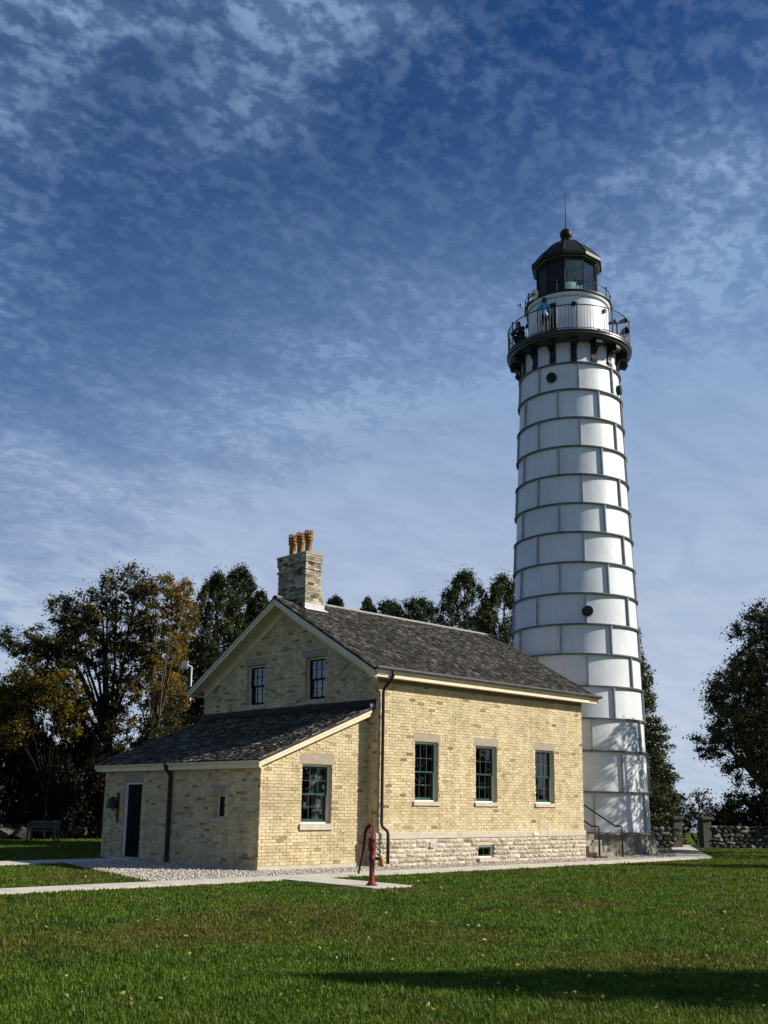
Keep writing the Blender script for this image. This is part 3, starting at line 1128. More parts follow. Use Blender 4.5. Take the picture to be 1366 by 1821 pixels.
# ------------------------------------------------------------------ shingle roofs
def shingle_roof(parent, o, U, V, width, length, expo, rnd, singles=0, clip=None):
    """o: lower corner on the deck, U along the eave, V up the slope (unit vectors)"""
    o, U, V = map(lambda q: np.array(q, float), (o, U, V))
    Nn = np.cross(U, V)
    if Nn[2] < 0:
        Nn = -Nn
    WS = [0.085, 0.10, 0.112, 0.125, 0.138, 0.15, 0.165]
    protos = {}

    def geo(wd, t0, t1, lf, skew, y=0.0):
        ln = max(0.05, min(expo * 1.9, length - y))
        q = [(0, -lf), (wd, -lf + skew), (wd, ln), (0, ln)]
        lift = [t0, t1, 0.004, 0.004]
        top = [np.array((x, y, z)) for (x, y), z in zip(q, lift)]
        bot = [np.array((x, y, z - (0.026 if i < 2 else 0.003))) for i, ((x, y), z) in enumerate(zip(q, lift))]
        return top + bot, [(0, 1, 2, 3), (4, 5, 1, 0), (5, 6, 2, 1), (7, 4, 0, 3)]
    mb = MB()
    nrow = int(length / expo)
    cnt = 0
    for r in range(nrow + 1):
        y = r * expo
        u = -rnd.random() * 0.1
        while u < width:
            wi = rnd.randrange(len(WS))
            wd = WS[wi]
            a, b_ = max(u, 0), min(u + wd, width)
            if b_ - a > 0.03 and (clip is None or clip((a + b_) / 2, y)):
                tn = min(0.8, max(0, rnd.gauss(0.40, 0.20)))
                if rnd.random() < 0.03:
                    tn = rnd.uniform(0.8, 0.97)
                te = min(1.0, tn + rnd.uniform(0.15, 0.6))  # pale end grain plus sunlit edges painted into butt and side faces
                lf = rnd.uniform(0, 0.014) if rnd.random() > 0.08 else rnd.uniform(-0.03, 0.03)
                sk = rnd.uniform(-0.005, 0.005)
                t0, t1 = 0.030 + rnd.uniform(-0.008, 0.024), 0.030 + rnd.uniform(-0.008, 0.024)
                if cnt < singles and b_ - a > wd - 0.004 and singles:
                    key = (wi, rnd.randrange(6))
                    if key not in protos:
                        vs, fs = geo(wd - 0.006, t0, t1, lf, sk)
                        me = bpy.data.meshes.new('shingle')
                        me.from_pydata([tuple(p) for p in vs], [], fs)
                        at = me.attributes.new('tone', 'FLOAT', 'FACE')
                        at.data.foreach_set('value', np.array([tn, te, te, te], np.float32))
                        me.materials.append(SHINGLE)
                        protos[key] = me
                    c = o + U * a + V * y + Nn * rnd.uniform(0, 0.004)
                    mw = Matrix(((U[0], V[0], Nn[0], c[0]), (U[1], V[1], Nn[1], c[1]), (U[2], V[2], Nn[2], c[2]), (0, 0, 0, 1)))
                    link('shingle', protos[key], parent, mw=mw)
                    cnt += 1
                else:
                    vs, fs = geo(b_ - a - 0.006, t0, t1, lf, sk, y)
                    mb.add([o + U * (a + p[0]) + V * (y + p[1]) + Nn * p[2] for p in vs], fs, tn)
                    mb.t[-3:] = [te, te, te]
            u += wd
    if mb.v:
        s_ = mb.build('shingles', SHINGLE, parent)
        s_['kind'] = 'stuff'


EX0, EX1, EY = -0.44, 9.46, -0.37
cs = math.cos(math.atan(RS))
sn = math.sin(math.atan(RS))
rf = MB()
deck = 0.035
for sgn in (-1, 1):
    y0 = EY if sgn < 0 else 2 * RY - EY
    za, zb = rtop(EY) - deck, RZ - deck
    rf.prism([(EX0 - 0.04, y0, za), (EX0 - 0.04, RY, zb), (EX0 - 0.04, RY, zb - 0.055), (EX0 - 0.04, y0, za - 0.045)], (EX1 - EX0 + 0.08, 0, 0))
roof = rf.build('roof', FLASH, house)
slen = (RY - EY) / cs
shingle_roof(roof, (EX0 - 0.05, EY - 0.02, rtop(EY) - deck - 0.008), (1, 0, 0), (0, cs, sn), EX1 - EX0 + 0.10, slen - 0.05, 0.145, random.Random(41))
shingle_roof(roof, (EX1, 2 * RY - EY + 0.02, rtop(EY) - deck - 0.008), (-1, 0, 0), (0, -cs, sn), EX1 - EX0, slen - 0.05, 0.29, random.Random(42))
rd = MB()
for sgn in (-1, 1):
    rd.obox((EX0, RY, RZ + 0.012), (EX1 - EX0, 0, 0), (0, sgn * 0.14 * cs, -0.14 * sn), (0, sgn * 0.03 * sn, 0.03 * cs))
ro = rd.build('ridge_cap', RIDGE, roof)


def board(name, poly, ext, material=CREAM, parent=house):
    bb = MB()
    bb.prism(poly, ext)
    return bb.build(name, material, parent)


# rakes, soffits and friezes on both gables
for gx, sx in ((EX0, 1), (EX1, -1)):
    xin = 0.0 if sx > 0 else HL
    for sgn in (-1, 1):
        ye = EY + 0.02 if sgn < 0 else 2 * RY - EY - 0.02
        ze = rtop(EY)

        def rake(x0, dx, t, bt, name, endy=ye, pl=True):
            z_e = RZ - RS * abs(endy - RY)
            board(name, [(x0, endy, z_e - t), (x0, RY, RZ - t), (x0, RY, RZ - bt), (x0, endy, z_e - bt)], (dx, 0, 0))
        rake(gx, sx * 0.045, 0.093, 0.27, 'barge_board')
        rake(gx - sx * 0.03, sx * 0.029, 0.092, 0.155, 'barge_moulding')
        rake(gx + sx * 0.046, sx * (abs(xin - gx) - 0.048), 0.165, 0.19, 'soffit')
        rake(xin - sx * 0.045, sx * 0.04, 0.192, 0.50, 'frieze_board', 0.0 if sgn < 0 else HW)
        rake(xin - sx * 0.075, sx * 0.029, 0.192, 0.28, 'frieze_moulding', -0.02 if sgn < 0 else HW + 0.02)
# eaves: fascia, soffit, gutter
for sgn in (-1, 1):
    def Y(d):
        return -d if sgn < 0 else HW + d
    board('soffit', [(EX0 + 0.046, Y(0.001), 4.902), (EX0 + 0.046, Y(0.31), 4.902), (EX0 + 0.046, Y(0.31), 4.882), (EX0 + 0.046, Y(0.001), 4.882)], (EX1 - EX0 - 0.092, 0, 0))
    board('fascia', [(EX0 + 0.001, Y(0.311), 4.865), (EX0 + 0.001, Y(0.35), 4.865), (EX0 + 0.001, Y(0.35), 4.985), (EX0 + 0.001, Y(0.311), 4.985)], (EX1 - EX0 - 0.002, 0, 0))
    board('cornice_moulding', [(EX0 - 0.012, Y(0.311), 4.986), (EX0 - 0.012, Y(0.37), 4.986), (EX0 - 0.012, Y(0.40), 5.03), (EX0 - 0.012, Y(0.311), 5.03)], (EX1 - EX0 + 0.024, 0, 0))
    g = MB()
    prof = [(0.40, 5.115), (0.49, 5.125), (0.492, 5.08), (0.47, 5.045), (0.43, 5.033), (0.37, 5.033), (0.37, 5.05), (0.43, 5.05), (0.462, 5.065), (0.474, 5.11), (0.40, 5.10)]
    g.prism([(EX0 - 0.03, Y(a), z_) for a, z_ in prof], (EX1 - EX0 + 0.09, 0, 0))
    g.build('gutter', GUTTER, house)
b = MB()
b.box(0.02, HL - 0.02, -0.03, -0.014, 4.77, 4.88)
b.build('frieze_board', simple('brown_frieze', (0.16, 0.125, 0.075), 0.2, 6, 0.7), house)

# lean-to roof
LEX, LY0, LY1 = -3.75, 0.12, 7.98
la = math.atan(0.408)
lf = MB()
lf.prism([(LEX + 0.02, LY0 - 0.04, ltop(LEX + 0.02) - 0.032), (-0.002, LY0 - 0.04, LZ0 - 0.033), (-0.002, LY0 - 0.04, LZ0 - 0.085), (LEX + 0.02, LY0 - 0.04, ltop(LEX + 0.02) - 0.085)], (0, LY1 - LY0 + 0.08, 0))
lroof = lf.build('lean_to_roof', FLASH, house)
shingle_roof(lroof, (LEX - 0.015, LY0 - 0.05, ltop(LEX) - 0.038), (0, 1, 0), (math.cos(la), 0, math.sin(la)), LY1 - LY0 + 0.10, 3.75 / math.cos(la) - 0.12, 0.145, random.Random(43), 300)
bb = MB()
bb.box(-0.035, -0.008, 0.06, HW - 0.02, LZ0 - 0.02, LZ0 + 0.16)
bb.obox((-0.20, LY0, ltop(-0.20) + 0.022), (0.19, 0, 0.19 * 0.408), (0, LY1 - LY0, 0), (0, 0, 0.02))
bb.build('flashing', FLASH, lroof)
bb = MB()
bb.box(-0.16, -0.02, LY0 - 0.02, LY0 + 0.03, LZ0 - 0.06, LZ0 + 0.03)
bb.build('flashing', FLASHW, lroof)
board('fascia', [(LEX + 0.06, LY0 + 0.02, 2.405), (LEX + 0.10, LY0 + 0.02, 2.405), (LEX + 0.10, LY0 + 0.02, 2.525), (LEX + 0.06, LY0 + 0.02, 2.525)], (0, LY1 - LY0 - 0.04, 0), CREAM, house)
board('cornice_moulding', [(LEX + 0.02, LY0 - 0.01, 2.526), (LEX + 0.10, LY0 - 0.01, 2.526), (LEX + 0.10, LY0 - 0.01, 2.585), (LEX - 0.005, LY0 - 0.01, 2.585)], (0, LY1 - LY0 + 0.02, 0), CREAM, house)
board('soffit', [(LEX + 0.101, LY0 + 0.05, 2.415), (LEANX - 0.001, LY0 + 0.05, 2.415), (LEANX - 0.001, LY0 + 0.05, 2.435), (LEX + 0.101, LY0 + 0.05, 2.435)], (0, LY1 - LY0 - 0.1, 0), CREAM, house)
for y0, dy in ((LY0, 0.045), (LY1, -0.045)):
    board('rake_board', [(LEX + 0.02, y0, ltop(LEX + 0.02) - 0.215), (-0.12, y0, ltop(-0.12) - 0.24), (-0.12, y0, ltop(-0.12) - 0.09), (LEX + 0.02, y0, ltop(LEX + 0.02) - 0.09)], (0, dy, 0))
    board('rake_moulding', [(LEX - 0.0, y0, ltop(LEX) - 0.14), (-0.10, y0, ltop(-0.10) - 0.15), (-0.10, y0, ltop(-0.10) - 0.088), (LEX - 0.0, y0, ltop(LEX) - 0.088)], (0, -math.copysign(0.03, dy), 0))
    yw = LEANY0 if dy > 0 else LEANY1
    board('soffit', [(LEX + 0.1, y0 + dy, ltop(LEX + 0.1) - 0.17), (-0.02, y0 + dy, ltop(-0.02) - 0.17), (-0.02, y0 + dy, ltop(-0.02) - 0.19), (LEX + 0.1, y0 + dy, ltop(LEX + 0.1) - 0.19)], (0, (yw - y0 - dy) * 0.99, 0))

# downspouts
b = MB()
b.tube([(0.14, -0.42, 5.04), (0.14, -0.42, 4.93), (0.12, -0.36, 4.80), (0.10, -0.13, 4.60), (0.10, -0.09, 4.50), (0.10, -0.09, 1.10), (0.12, -0.11, 1.02), (0.20, -0.19, 0.93), (0.22, -0.21, 0.85), (0.22, -0.21, 0.10)], 0.043, 10)
dsp = b.build('downspout', BROWNM, house, True)
for z_ in (4.2, 2.9, 1.6, 0.5):
    b = MB()
    yy = -0.09 if z_ > 1 else -0.21
    xx = 0.10 if z_ > 1 else 0.22
    b.lathe([(0.044, -0.02), (0.05, -0.02), (0.05, 0.02), (0.044, 0.02)], (xx, yy, z_), 10)
    b.build('strap', BROWNM, dsp)
b = MB()
b.tube([(LEX - 0.0, 4.21, 2.57), (LEX + 0.04, 4.21, 2.43), (LEANX - 0.10, 4.21, 2.33), (LEANX - 0.07, 4.21, 2.25), (LEANX - 0.07, 4.21, 0.30), (LEANX - 0.07, 4.21, 0.06)], 0.058, 10)
b.build('downspout', BROWNM, house, True)
b = MB()
b.lathe([(0.048, 0.0), (0.065, 0.0), (0.065, 0.16), (0.048, 0.18)], (LEANX - 0.07, 4.21, 0.03), 12)
b.build('drain_boot', RUST, house)


# ------------------------------------------------------------------ chimney
def chimney():
    x0, x1, y0, y1, zt = 0.20, 0.80, 3.42, 4.74, 8.94
    core = MB()
    core.box(x0 + 0.012, x1 - 0.012, y0 + 0.012, y1 - 0.012, 6.9, zt - 0.02)
    core.box(x1 - 0.01, x1 + 0.09, y0 + 0.012, y1 - 0.012, 6.9, 7.78)
    ch = core.build('chimney', MORTAR, house)
    r_ = random.Random(51)
    mb = MB()
    cnt = 0

    def cbrick(o, U, Nn, a, b_, z, pr, hh=BH):
        nonlocal cnt
        m_ = MB()
        tn = min(1, max(0, r_.gauss(0.5, 0.25)))
        o_ = np.array(o) + np.array(U) * a + np.array((0, 0, z))
        m_.obox(o_ - np.array(Nn) * 0.05, np.array(U) * (b_ - a), np.array(Nn) * (0.05 + pr), (0, 0, hh), tn)
        m_.build('brick', SOOT, ch)
        cnt += 1
    z = 6.95
    row = 0
    while z < zt - 0.1:
        t = zt - z
        if t < 0.16:
            pr = 0.03
        elif t < 0.36:
            pr = 0.03
        elif t < 0.52:
            pr = 0.0
        elif t < 0.60:
            pr = 0.028
        else:
            pr = 0.0
        xr = x1 + (0.10 if z < 7.78 else 0.0)
        for (o, U, Nn, ln) in (((0, y0 + 0.012, 0), (1, 0, 0), (0, -1, 0), None), ((x0 + 0.012, 0, 0), (0, 1, 0), (-1, 0, 0), None)):
            s0, s1 = (x0 - pr, xr + pr) if U[0] else (y0 - pr + 0.013, y1 + pr)
            u = s0 - (0.108 if row % 2 else 0)
            while u < s1:
                a, b_ = max(u, s0), min(u + BL, s1)
                # only what stands clear of the roof
                yy = y0 if U[0] else (a + b_) / 2
                if b_ - a > 0.03 and z > rtop(yy) - 0.10:
                    cbrick(o, U, Nn, a, b_, z, 0.012 + pr + r_.uniform(0, 0.005))
                u += BL + JT
        z += BH + JT
        row += 1
    far = MB()
    far.box(x1 - 0.012, x1 + 0.002, y0 + 0.02, y1 - 0.02, 7.79, zt - 0.1)
    far.box(x0 + 0.05, x1 - 0.05, y1 - 0.012, y1 + 0.002, 6.95, zt - 0.1)
    far.build('back_face', SOOT, ch)
    cap = MB()
    cap.box(x0 - 0.045, x1 + 0.045, y0 - 0.045, y1 + 0.045, zt - 0.065, zt)
    cap.build('chimney_cap', LINTEL, ch)
    ap = MB()
    ap.box(x0 - 0.02, x1 + 0.13, y0 - 0.035, y0 + 0.02, rtop(y0) - 0.06, rtop(y0) + 0.17)
    ap.obox((x0 - 0.06, y0 - 0.16, rtop(y0 - 0.16) + 0.035), (x1 - x0 + 0.24, 0, 0), (0, 0.13, 0.13 * RS), (0, 0, 0.012))
    ap.build('flashing', FLASHW, ch)
    for i, y in enumerate((3.69, 4.07, 4.45)):
        p = MB()
        prof = [(0.125, 0), (0.125, 0.05), (0.105, 0.08), (0.103, 0.40), (0.135, 0.42), (0.14, 0.455), (0.122, 0.475), (0.122, 0.50), (0.142, 0.515), (0.142, 0.545), (0.122, 0.56),
                (0.122, 0.585), (0.142, 0.60), (0.142, 0.625), (0.130, 0.635)]
        p.lathe(prof, (0.5, y, zt), 20)
        p.lathe([(0.125, 0.635), (0.10, 0.635), (0.095, 0.3)], (0.5, y, zt), 20)
        po = p.build('chimney_pot', CLAY, ch, True)
        # scalloped crown: six rounded lobes with a spike between
        cr = MB()
        for k in range(6):
            a = 2 * math.pi * k / 6 + 0.25
            for j in range(7):
                q = -0.42 + 0.84 * j / 6
                hgt = 0.10 * math.sqrt(max(0, 1 - (abs(q) / 0.5) ** 2))
                aa = a + q
                c_, s_ = math.cos(aa), math.sin(aa)
                c2, s2 = math.cos(aa + 0.14), math.sin(aa + 0.14)
                r0, r1 = 0.113, 0.136
                if abs(q) < 0.24:
                    z0_ = 0.635 + hgt - 0.035
                else:
                    z0_ = 0.633
                vs = [(0.5 + r * cc, y + r * ss, zt + zz) for zz in (z0_, 0.635 + hgt) for (r, cc, ss) in ((r0, c_, s_), (r1, c_, s_), (r1, c2, s2), (r0, c2, s2))]
                cr.add(vs, [(3, 2, 1, 0), (4, 5, 6, 7), (0, 1, 5, 4), (1, 2, 6, 5), (2, 3, 7, 6), (3, 0, 4, 7)])
            a += math.pi / 6
            c_, s_ = math.cos(a), math.sin(a)
            cr.tube([(0.5 + 0.124 * c_, y + 0.124 * s_, zt + 0.63), (0.5 + 0.124 * c_, y + 0.124 * s_, zt + 0.73)], [0.022, 0.004], 6)
        cr.build('pot_crown', CLAY, ch)


chimney()
# ------------------------------------------------------------------ the lighthouse
light = thing('lighthouse', 'tall white steel-plated lighthouse tower with a black gallery and lantern', 'lighthouse', (TX, TY, 0))
TC = math.atan2(CAM[1] - TY, CAM[0] - TX)      # azimuth from the tower to the viewer, datum for plate joints
ZR = [0.73, 2.10, 3.49, 4.61, 5.73, 6.87, 7.94, 9.06, 10.21, 11.34, 12.43, 13.54, 14.64, 15.77, 16.90, 17.98]


def trad(z):
    return float(np.interp(z, [0.72, 9.25, 14.08, 18.34], [2.52, 2.243, 2.045, 1.877]))


def pol(r, a, z):
    return (TX + r * math.cos(a), TY + r * math.sin(a), z)


b = MB()
b.lathe([(2.76, -0.05), (2.70, 0.30), (2.63, 0.66), (2.66, 0.665), (2.66, 0.725), (2.4, 0.726)], (TX, TY, 0), 72)
b.build('base', OLDCON, light, True)
r_ = random.Random(61)
bolts = MB()


def bolt(c, t, up, nrm, s=0.016, h=0.02):
    c, t, up, nrm = map(np.array, (c, t, up, nrm))
    vs = [c - t * s - up * s, c + t * s - up * s, c + t * s + up * s, c - t * s + up * s]
    vs = vs + [v * 1.0 + nrm * h for v in vs]
    bolts.add(vs, [(4, 5, 6, 7), (0, 1, 5, 4), (1, 2, 6, 5), (2, 3, 7, 6), (3, 0, 4, 7)])


for i in range(15):
    z0, z1 = ZR[i], ZR[i + 1]
    if i < 3:
        npl, ph = 7, (R(11.5) if i % 2 == 0 else R(37))
    else:
        npl, ph = 8, (R(10) if i % 2 == 0 else R(-12.5))
    for k in range(npl):
        a0 = TC + ph + 2 * math.pi * k / npl
        a1 = a0 + 2 * math.pi / npl
        m_ = MB()
        seg = 9
        vs, fs = [], []
        zs = [z0 + 0.01, z0 + 0.06, z0 + 0.12, (z0 + z1) / 2, z1 - 0.12, z1 - 0.06, z1 - 0.01]
        ofs = [0.004, 0.002, 0.0, 0.0, 0.0, 0.002, 0.004]
        as_ = [0.0, 0.02, 0.06] + [0.06 + 0.88 * j / (seg - 1) for j in range(1, seg - 1)] + [0.94, 0.98, 1.0]
        dish = r_.uniform(-0.012, 0.006)
        for zz, of in zip(zs, ofs):
            for f_ in as_:
                e_ = 0.006 if f_ in (0.0, 1.0) else 0
                r0 = trad(zz) + max(of, e_) + dish * math.sin(math.pi * f_)
                vs.append(pol(r0, a0 + (a1 - a0) * f_, zz))
        nA = len(as_)
        for j in range(len(zs) - 1):
            for q in range(nA - 1):
                fs.append((j * nA + q, j * nA + q + 1, (j + 1) * nA + q + 1, (j + 1) * nA + q))
        m_.add(vs, fs)
        m_.build('plate', TOWER, light, True)
        # vertical flange: two angle irons back to back
        m_ = MB()
        ta = np.array((-math.sin(a0), math.cos(a0), 0))
        na = np.array((math.cos(a0), math.sin(a0), 0))
        pa, pb = np.array(pol(trad(z0) - 0.02, a0, z0 + 0.025)), np.array(pol(trad(z1) - 0.02, a0, z1 - 0.025))
        m_.obox(pa - ta * 0.020, ta * 0.040, na * 0.105, pb - pa)
        m_.build('vertical_flange', RIB, light)
        nb = int((z1 - z0) / 0.095)
        for q in range(nb):
            zz = z0 + 0.07 + (z1 - z0 - 0.14) * q / (nb - 1)
            c = np.array(pol(trad(zz) + 0.055, a0, zz))
            bolt(c + ta * 0.020, na, (0, 0, 1), ta, 0.014, 0.018)
            bolt(c - ta * 0.020, -na, (0, 0, 1), -ta, 0.014, 0.018)
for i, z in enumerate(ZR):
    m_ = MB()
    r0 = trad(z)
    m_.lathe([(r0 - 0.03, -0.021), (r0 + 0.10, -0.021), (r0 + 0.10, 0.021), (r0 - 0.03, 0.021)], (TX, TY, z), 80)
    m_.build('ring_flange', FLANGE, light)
    nb = int(2 * math.pi * r0 / 0.125)
    for q in range(nb):
        a = 2 * math.pi * q / nb
        na = np.array((math.cos(a), math.sin(a), 0))
        ta = np.array((-math.sin(a), math.cos(a), 0))
        if i:
            bolt(np.array(pol(r0 + 0.055, a, z - 0.024)), -ta, na, (0, 0, -1), 0.013, 0.018)
        if i < 15:
            bolt(np.array(pol(r0 + 0.055, a, z + 0.024)), ta, na, (0, 0, 1), 0.013, 0.018)
bo = bolts.build('bolts', TOWER, light)
bo['kind'] = 'stuff'


def porthole(phi, z, r=0.19):
    a = TC + R(phi)
    na = np.array((math.cos(a), math.sin(a), 0))
    c = np.array(pol(trad(z), a, z))
    m_ = MB()
    pts = [c - na * 0.02, c + na * 0.125]
    m_.tube(pts, r, 28)
    po = m_.build('porthole', BLACKM, light)
    m_ = MB()
    m_.tube([c + na * 0.1255, c + na * 0.14], r * 0.8, 28)
    m_.build('porthole_cover', BLACKM, po)


porthole(-19.5, 17.45)
porthole(72, 17.30)
porthole(11.3, 8.40)
porthole(110, 8.40)

# drum between the top ring and the gallery, with its brackets
m_ = MB()
m_.lathe([(1.875, 17.98), (1.90, 18.0), (1.90, 18.10), (1.86, 18.12), (1.86, 18.95)], (TX, TY, 0), 64)
m_.build('drum', TOWER, light, True)
for k in range(15):
    a = TC + R(5.6) + 2 * math.pi * k / 15
    na = np.array((math.cos(a), math.sin(a), 0))
    ta = np.array((-math.sin(a), math.cos(a), 0))
    # scrolled corbel outline (radial distance from the wall, height)
    P_ = [(0, 18.06), (0.05, 18.03), (0.09, 18.06), (0.10, 18.14), (0.06, 18.22), (0.05, 18.32), (0.07, 18.44), (0.13, 18.55), (0.22, 18.61), (0.32, 18.61), (0.37, 18.58),
          (0.42, 18.60), (0.45, 18.67), (0.45, 18.78), (0.42, 18.84), (0, 18.84)]
    m_ = MB()
    m_.prism([np.array((TX, TY, z)) + na * (1.855 + d) - ta * 0.115 for d, z in P_], ta * 0.23)
    br = m_.build('bracket', BLACKM, light)
    m_ = MB()
    c = np.array((TX, TY, 18.70)) + na * (1.855 + 0.38)
    m_.tube([c - ta * 0.14, c + ta * 0.14], 0.085, 14)
    m_.build('scroll', BLACKM, br)
# gallery deck
m_ = MB()
m_.lathe([(1.86, 18.845), (2.26, 18.845), (2.30, 18.87), (2.34, 18.88), (2.36, 18.93), (2.40, 18.95), (2.43, 18.98), (2.43, 19.03), (2.40, 19.05), (2.44, 19.07), (2.44, 19.115), (1.5, 19.12)], (TX, TY, 0), 96)
m_.build('gallery_deck', simple('grey_black_iron', (0.028, 0.029, 0.032), 0.4, 5, 0.35, 0.6), light, False)
# railings


def railing(r, z0, z1, nbal, npost, ph, tr=0.02, br=0.008, rails=(0.0,)):
    m_ = MB()
    m_.tube([pol(r, 2 * math.pi * i / 96, z1) for i in range(97)], tr, 8, False)
    top = m_.build('top_rail', BLACKM, light, True)
    for f_ in rails:
        m_ = MB()
        m_.tube([pol(r, 2 * math.pi * i / 96, z0 + 0.06 + f_) for i in range(97)], tr * 0.75, 6, False)
        m_.build('bottom_rail', BLACKM, light, True)
    bal = MB()
    bal.tube([(0, 0, z0 + 0.06), (0, 0, z1)], br, 5)
    first = None
    for k in range(nbal):
        a = 2 * math.pi * k / nbal
        if first is None:
            first = bal.build('baluster', BLACKM, light, loc=(pol(r, a, 0)))
        else:
            link('baluster', first.data, light, loc=pol(r, a, 0))
    for k in range(npost):
        a = TC + R(ph) + 2 * math.pi * k / npost
        m_ = MB()
        m_.tube([pol(r, a, z0 - 0.03), pol(r, a, z1 + 0.04)], 0.022, 8)
        m_.tube([pol(r, a, z1 + 0.03), pol(r, a, z1 + 0.075), pol(r, a, z1 + 0.11)], [0.034, 0.036, 0.01], 8)
        m_.build('post', BLACKM, light)


railing(2.38, 19.13, 20.11, 128, 10, 8.0)
railing(1.67, 21.11, 21.46, 0, 14, 12.0, 0.016, 0.006, ())
# watch room with an open doorway
d0, d1 = TC + R(-36), TC + R(-15)
m_ = MB()
m_.lathe([(1.58, 19.12), (1.58, 20.86)], (TX, TY, 0), 64, d1, d0 + 2 * math.pi)
m_.lathe([(1.50, 19.12), (1.50, 20.86)], (TX, TY, 0), 64, d1, d0 + 2 * math.pi)
for a in (d0, d1):
    na = np.array((math.cos(a), math.sin(a), 0))
    ta = np.array((-math.sin(a), math.cos(a), 0))
    m_.obox(np.array(pol(1.49, a, 19.13)) - ta * 0.025, ta * 0.05, na * 0.12, (0, 0, 1.73))
m_.lathe([(1.58, 20.68), (1.58, 20.86)], (TX, TY, 0), 8, d0, d1)
m_.lathe([(1.57, 20.68), (1.50, 20.68)], (TX, TY, 0), 8, d0, d1)
m_.build('watch_room_wall', TOWER, light, True)
m_ = MB()
m_.lathe([(1.585, 19.13), (1.63, 19.13), (1.63, 19.24), (1.585, 19.25)], (TX, TY, 0), 56, d1, d0 + 2 * math.pi)
m_.build('kick_band', TOWER, light, True)
m_ = MB()
m_.lathe([(0.0, 20.87), (1.58, 20.87), (1.62, 20.88), (1.66, 20.95), (1.66, 21.03)], (TX, TY, 0), 80)
m_.build('watch_room_cornice', TOWER, light, True)
m_ = MB()
m_.lathe([(1.60, 21.035), (1.72, 21.04), (1.72, 21.10), (0.5, 21.105)], (TX, TY, 0), 80)
m_.build('lantern_deck', BLACKM, light)
m_ = MB()
m_.lathe([(0.16, 19.13), (0.16, 20.86)], (TX, TY, 0), 16)
m_.build('centre_post', BLACKM, light, True)
for k, ph in enumerate((8, 60, 112, 164, 216, 268)):
    a = TC + R(ph)
    m_ = MB()
    m_.tube([pol(1.57, a, 20.52), pol(1.68, a, 20.52)], 0.085, 14)
    m_.build('vent_cap', BLACKM, light)

# lantern: ten sides, the two on the shaded side blanked
LR = 1.21
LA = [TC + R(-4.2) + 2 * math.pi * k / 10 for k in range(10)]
lan = MB()
lan.lathe([(LR + 0.02, 21.106), (LR + 0.02, 21.19), (LR - 0.05, 21.19)], (TX, TY, 0), 10, LA[0], LA[0] + 2 * math.pi)
lan.lathe([(LR - 0.05, 22.66), (LR + 0.03, 22.66), (LR + 0.03, 22.80)], (TX, TY, 0), 10, LA[0], LA[0] + 2 * math.pi)
lo = lan.build('lantern', BLACKM, light)
for k in range(10):
    a = LA[k]
    m_ = MB()
    m_.tube([pol(LR, a, 21.12), pol(LR, a, 22.74)], 0.035, 6)
    m_.build('mullion', BLACKM, lo)
    p0, p1 = np.array(pol(LR - 0.02, a, 21.19)), np.array(pol(LR - 0.02, LA[(k + 1) % 10], 21.19))
    d = p1 - p0
    nrm = np.array((d[1], -d[0], 0)) / np.linalg.norm(d)
    m_ = MB()
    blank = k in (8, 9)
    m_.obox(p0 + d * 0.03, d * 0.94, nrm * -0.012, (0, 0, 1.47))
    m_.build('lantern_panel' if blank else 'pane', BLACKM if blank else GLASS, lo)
    if not blank:
        m_ = MB()
        m_.obox(p0 + d * 0.03 + (0, 0, 0.012), d * 0.94, nrm * -0.03, (0, 0, 0.10))
        m_.build('glazing_bar', BLACKM, lo)
m_ = MB()
m_.lathe([(1.36, 22.76), (1.43, 22.80), (1.43, 22.93), (1.34, 23.02), (1.06, 23.38), (0.78, 23.66), (0.50, 23.86), (0.26, 23.96), (0.0, 23.97)], (TX, TY, 0), 10, LA[0], LA[0] + 2 * math.pi)
rfo = m_.build('lantern_roof', ROOFM, light)
m_ = MB()
m_.lathe([(1.36, 22.765), (1.16, 22.80), (0.0, 22.95)], (TX, TY, 0), 10, LA[0], LA[0] + 2 * math.pi)
m_.build('lantern_ceiling', simple('pale_green_paint', (0.42, 0.48, 0.44), 0.2, 3, 0.6), rfo)
for a in LA:
    m_ = MB()
    m_.tube([pol(r0, a, z0) for r0, z0 in ((1.43, 22.95), (1.34, 23.03), (1.06, 23.39), (0.78, 23.67), (0.50, 23.87), (0.26, 23.97))], 0.018, 5)
    m_.build('roof_seam', ROOFM, rfo)
m_ = MB()
m_.lathe([(0.26, 23.96), (0.20, 24.0), (0.19, 24.06), (0.24, 24.09), (0.22, 24.12), (0.15, 24.14)] + [(0.25 * math.sin(t), 24.37 - 0.25 * math.cos(t)) for t in np.linspace(0.5, math.pi, 12)], (TX, TY, 0), 24)
m_.build('ball_finial', ROOFM, light, True)
m_ = MB()
m_.tube([(TX, TY, 24.6), (TX, TY, 26.3)], [0.022, 0.010], 6)
m_.build('lightning_rod', BLACKM, light)


def m_lens(t, b_):
    b_.inputs['Base Color'].default_value = (0.55, 0.75, 0.66, 1)
    b_.inputs['Roughness'].default_value = 0.12
    b_.inputs['Transmission Weight'].default_value = 0.6
    b_.inputs['IOR'].default_value = 1.3


LENS = mat('lens_glass', m_lens)
m_ = MB()
prof = []
for i in range(15):
    z_ = 21.30 + i * 0.062
    prof += [(0.44 - 0.10 * abs((i - 7) / 7) ** 2, z_), (0.47 - 0.10 * abs((i - 7) / 7) ** 2, z_ + 0.045)]
m_.lathe(prof, (TX, TY, 0), 20)
m_.build('lens', LENS, lo, True)
m_ = MB()
m_.lathe([(0.40, 21.11), (0.42, 21.30), (0.30, 21.31)], (TX, TY, 0), 16)
m_.tube([(TX, TY, 22.2), (TX, TY, 22.80)], 0.03, 8)
m_.build('lens_pedestal', BLACKM, lo)

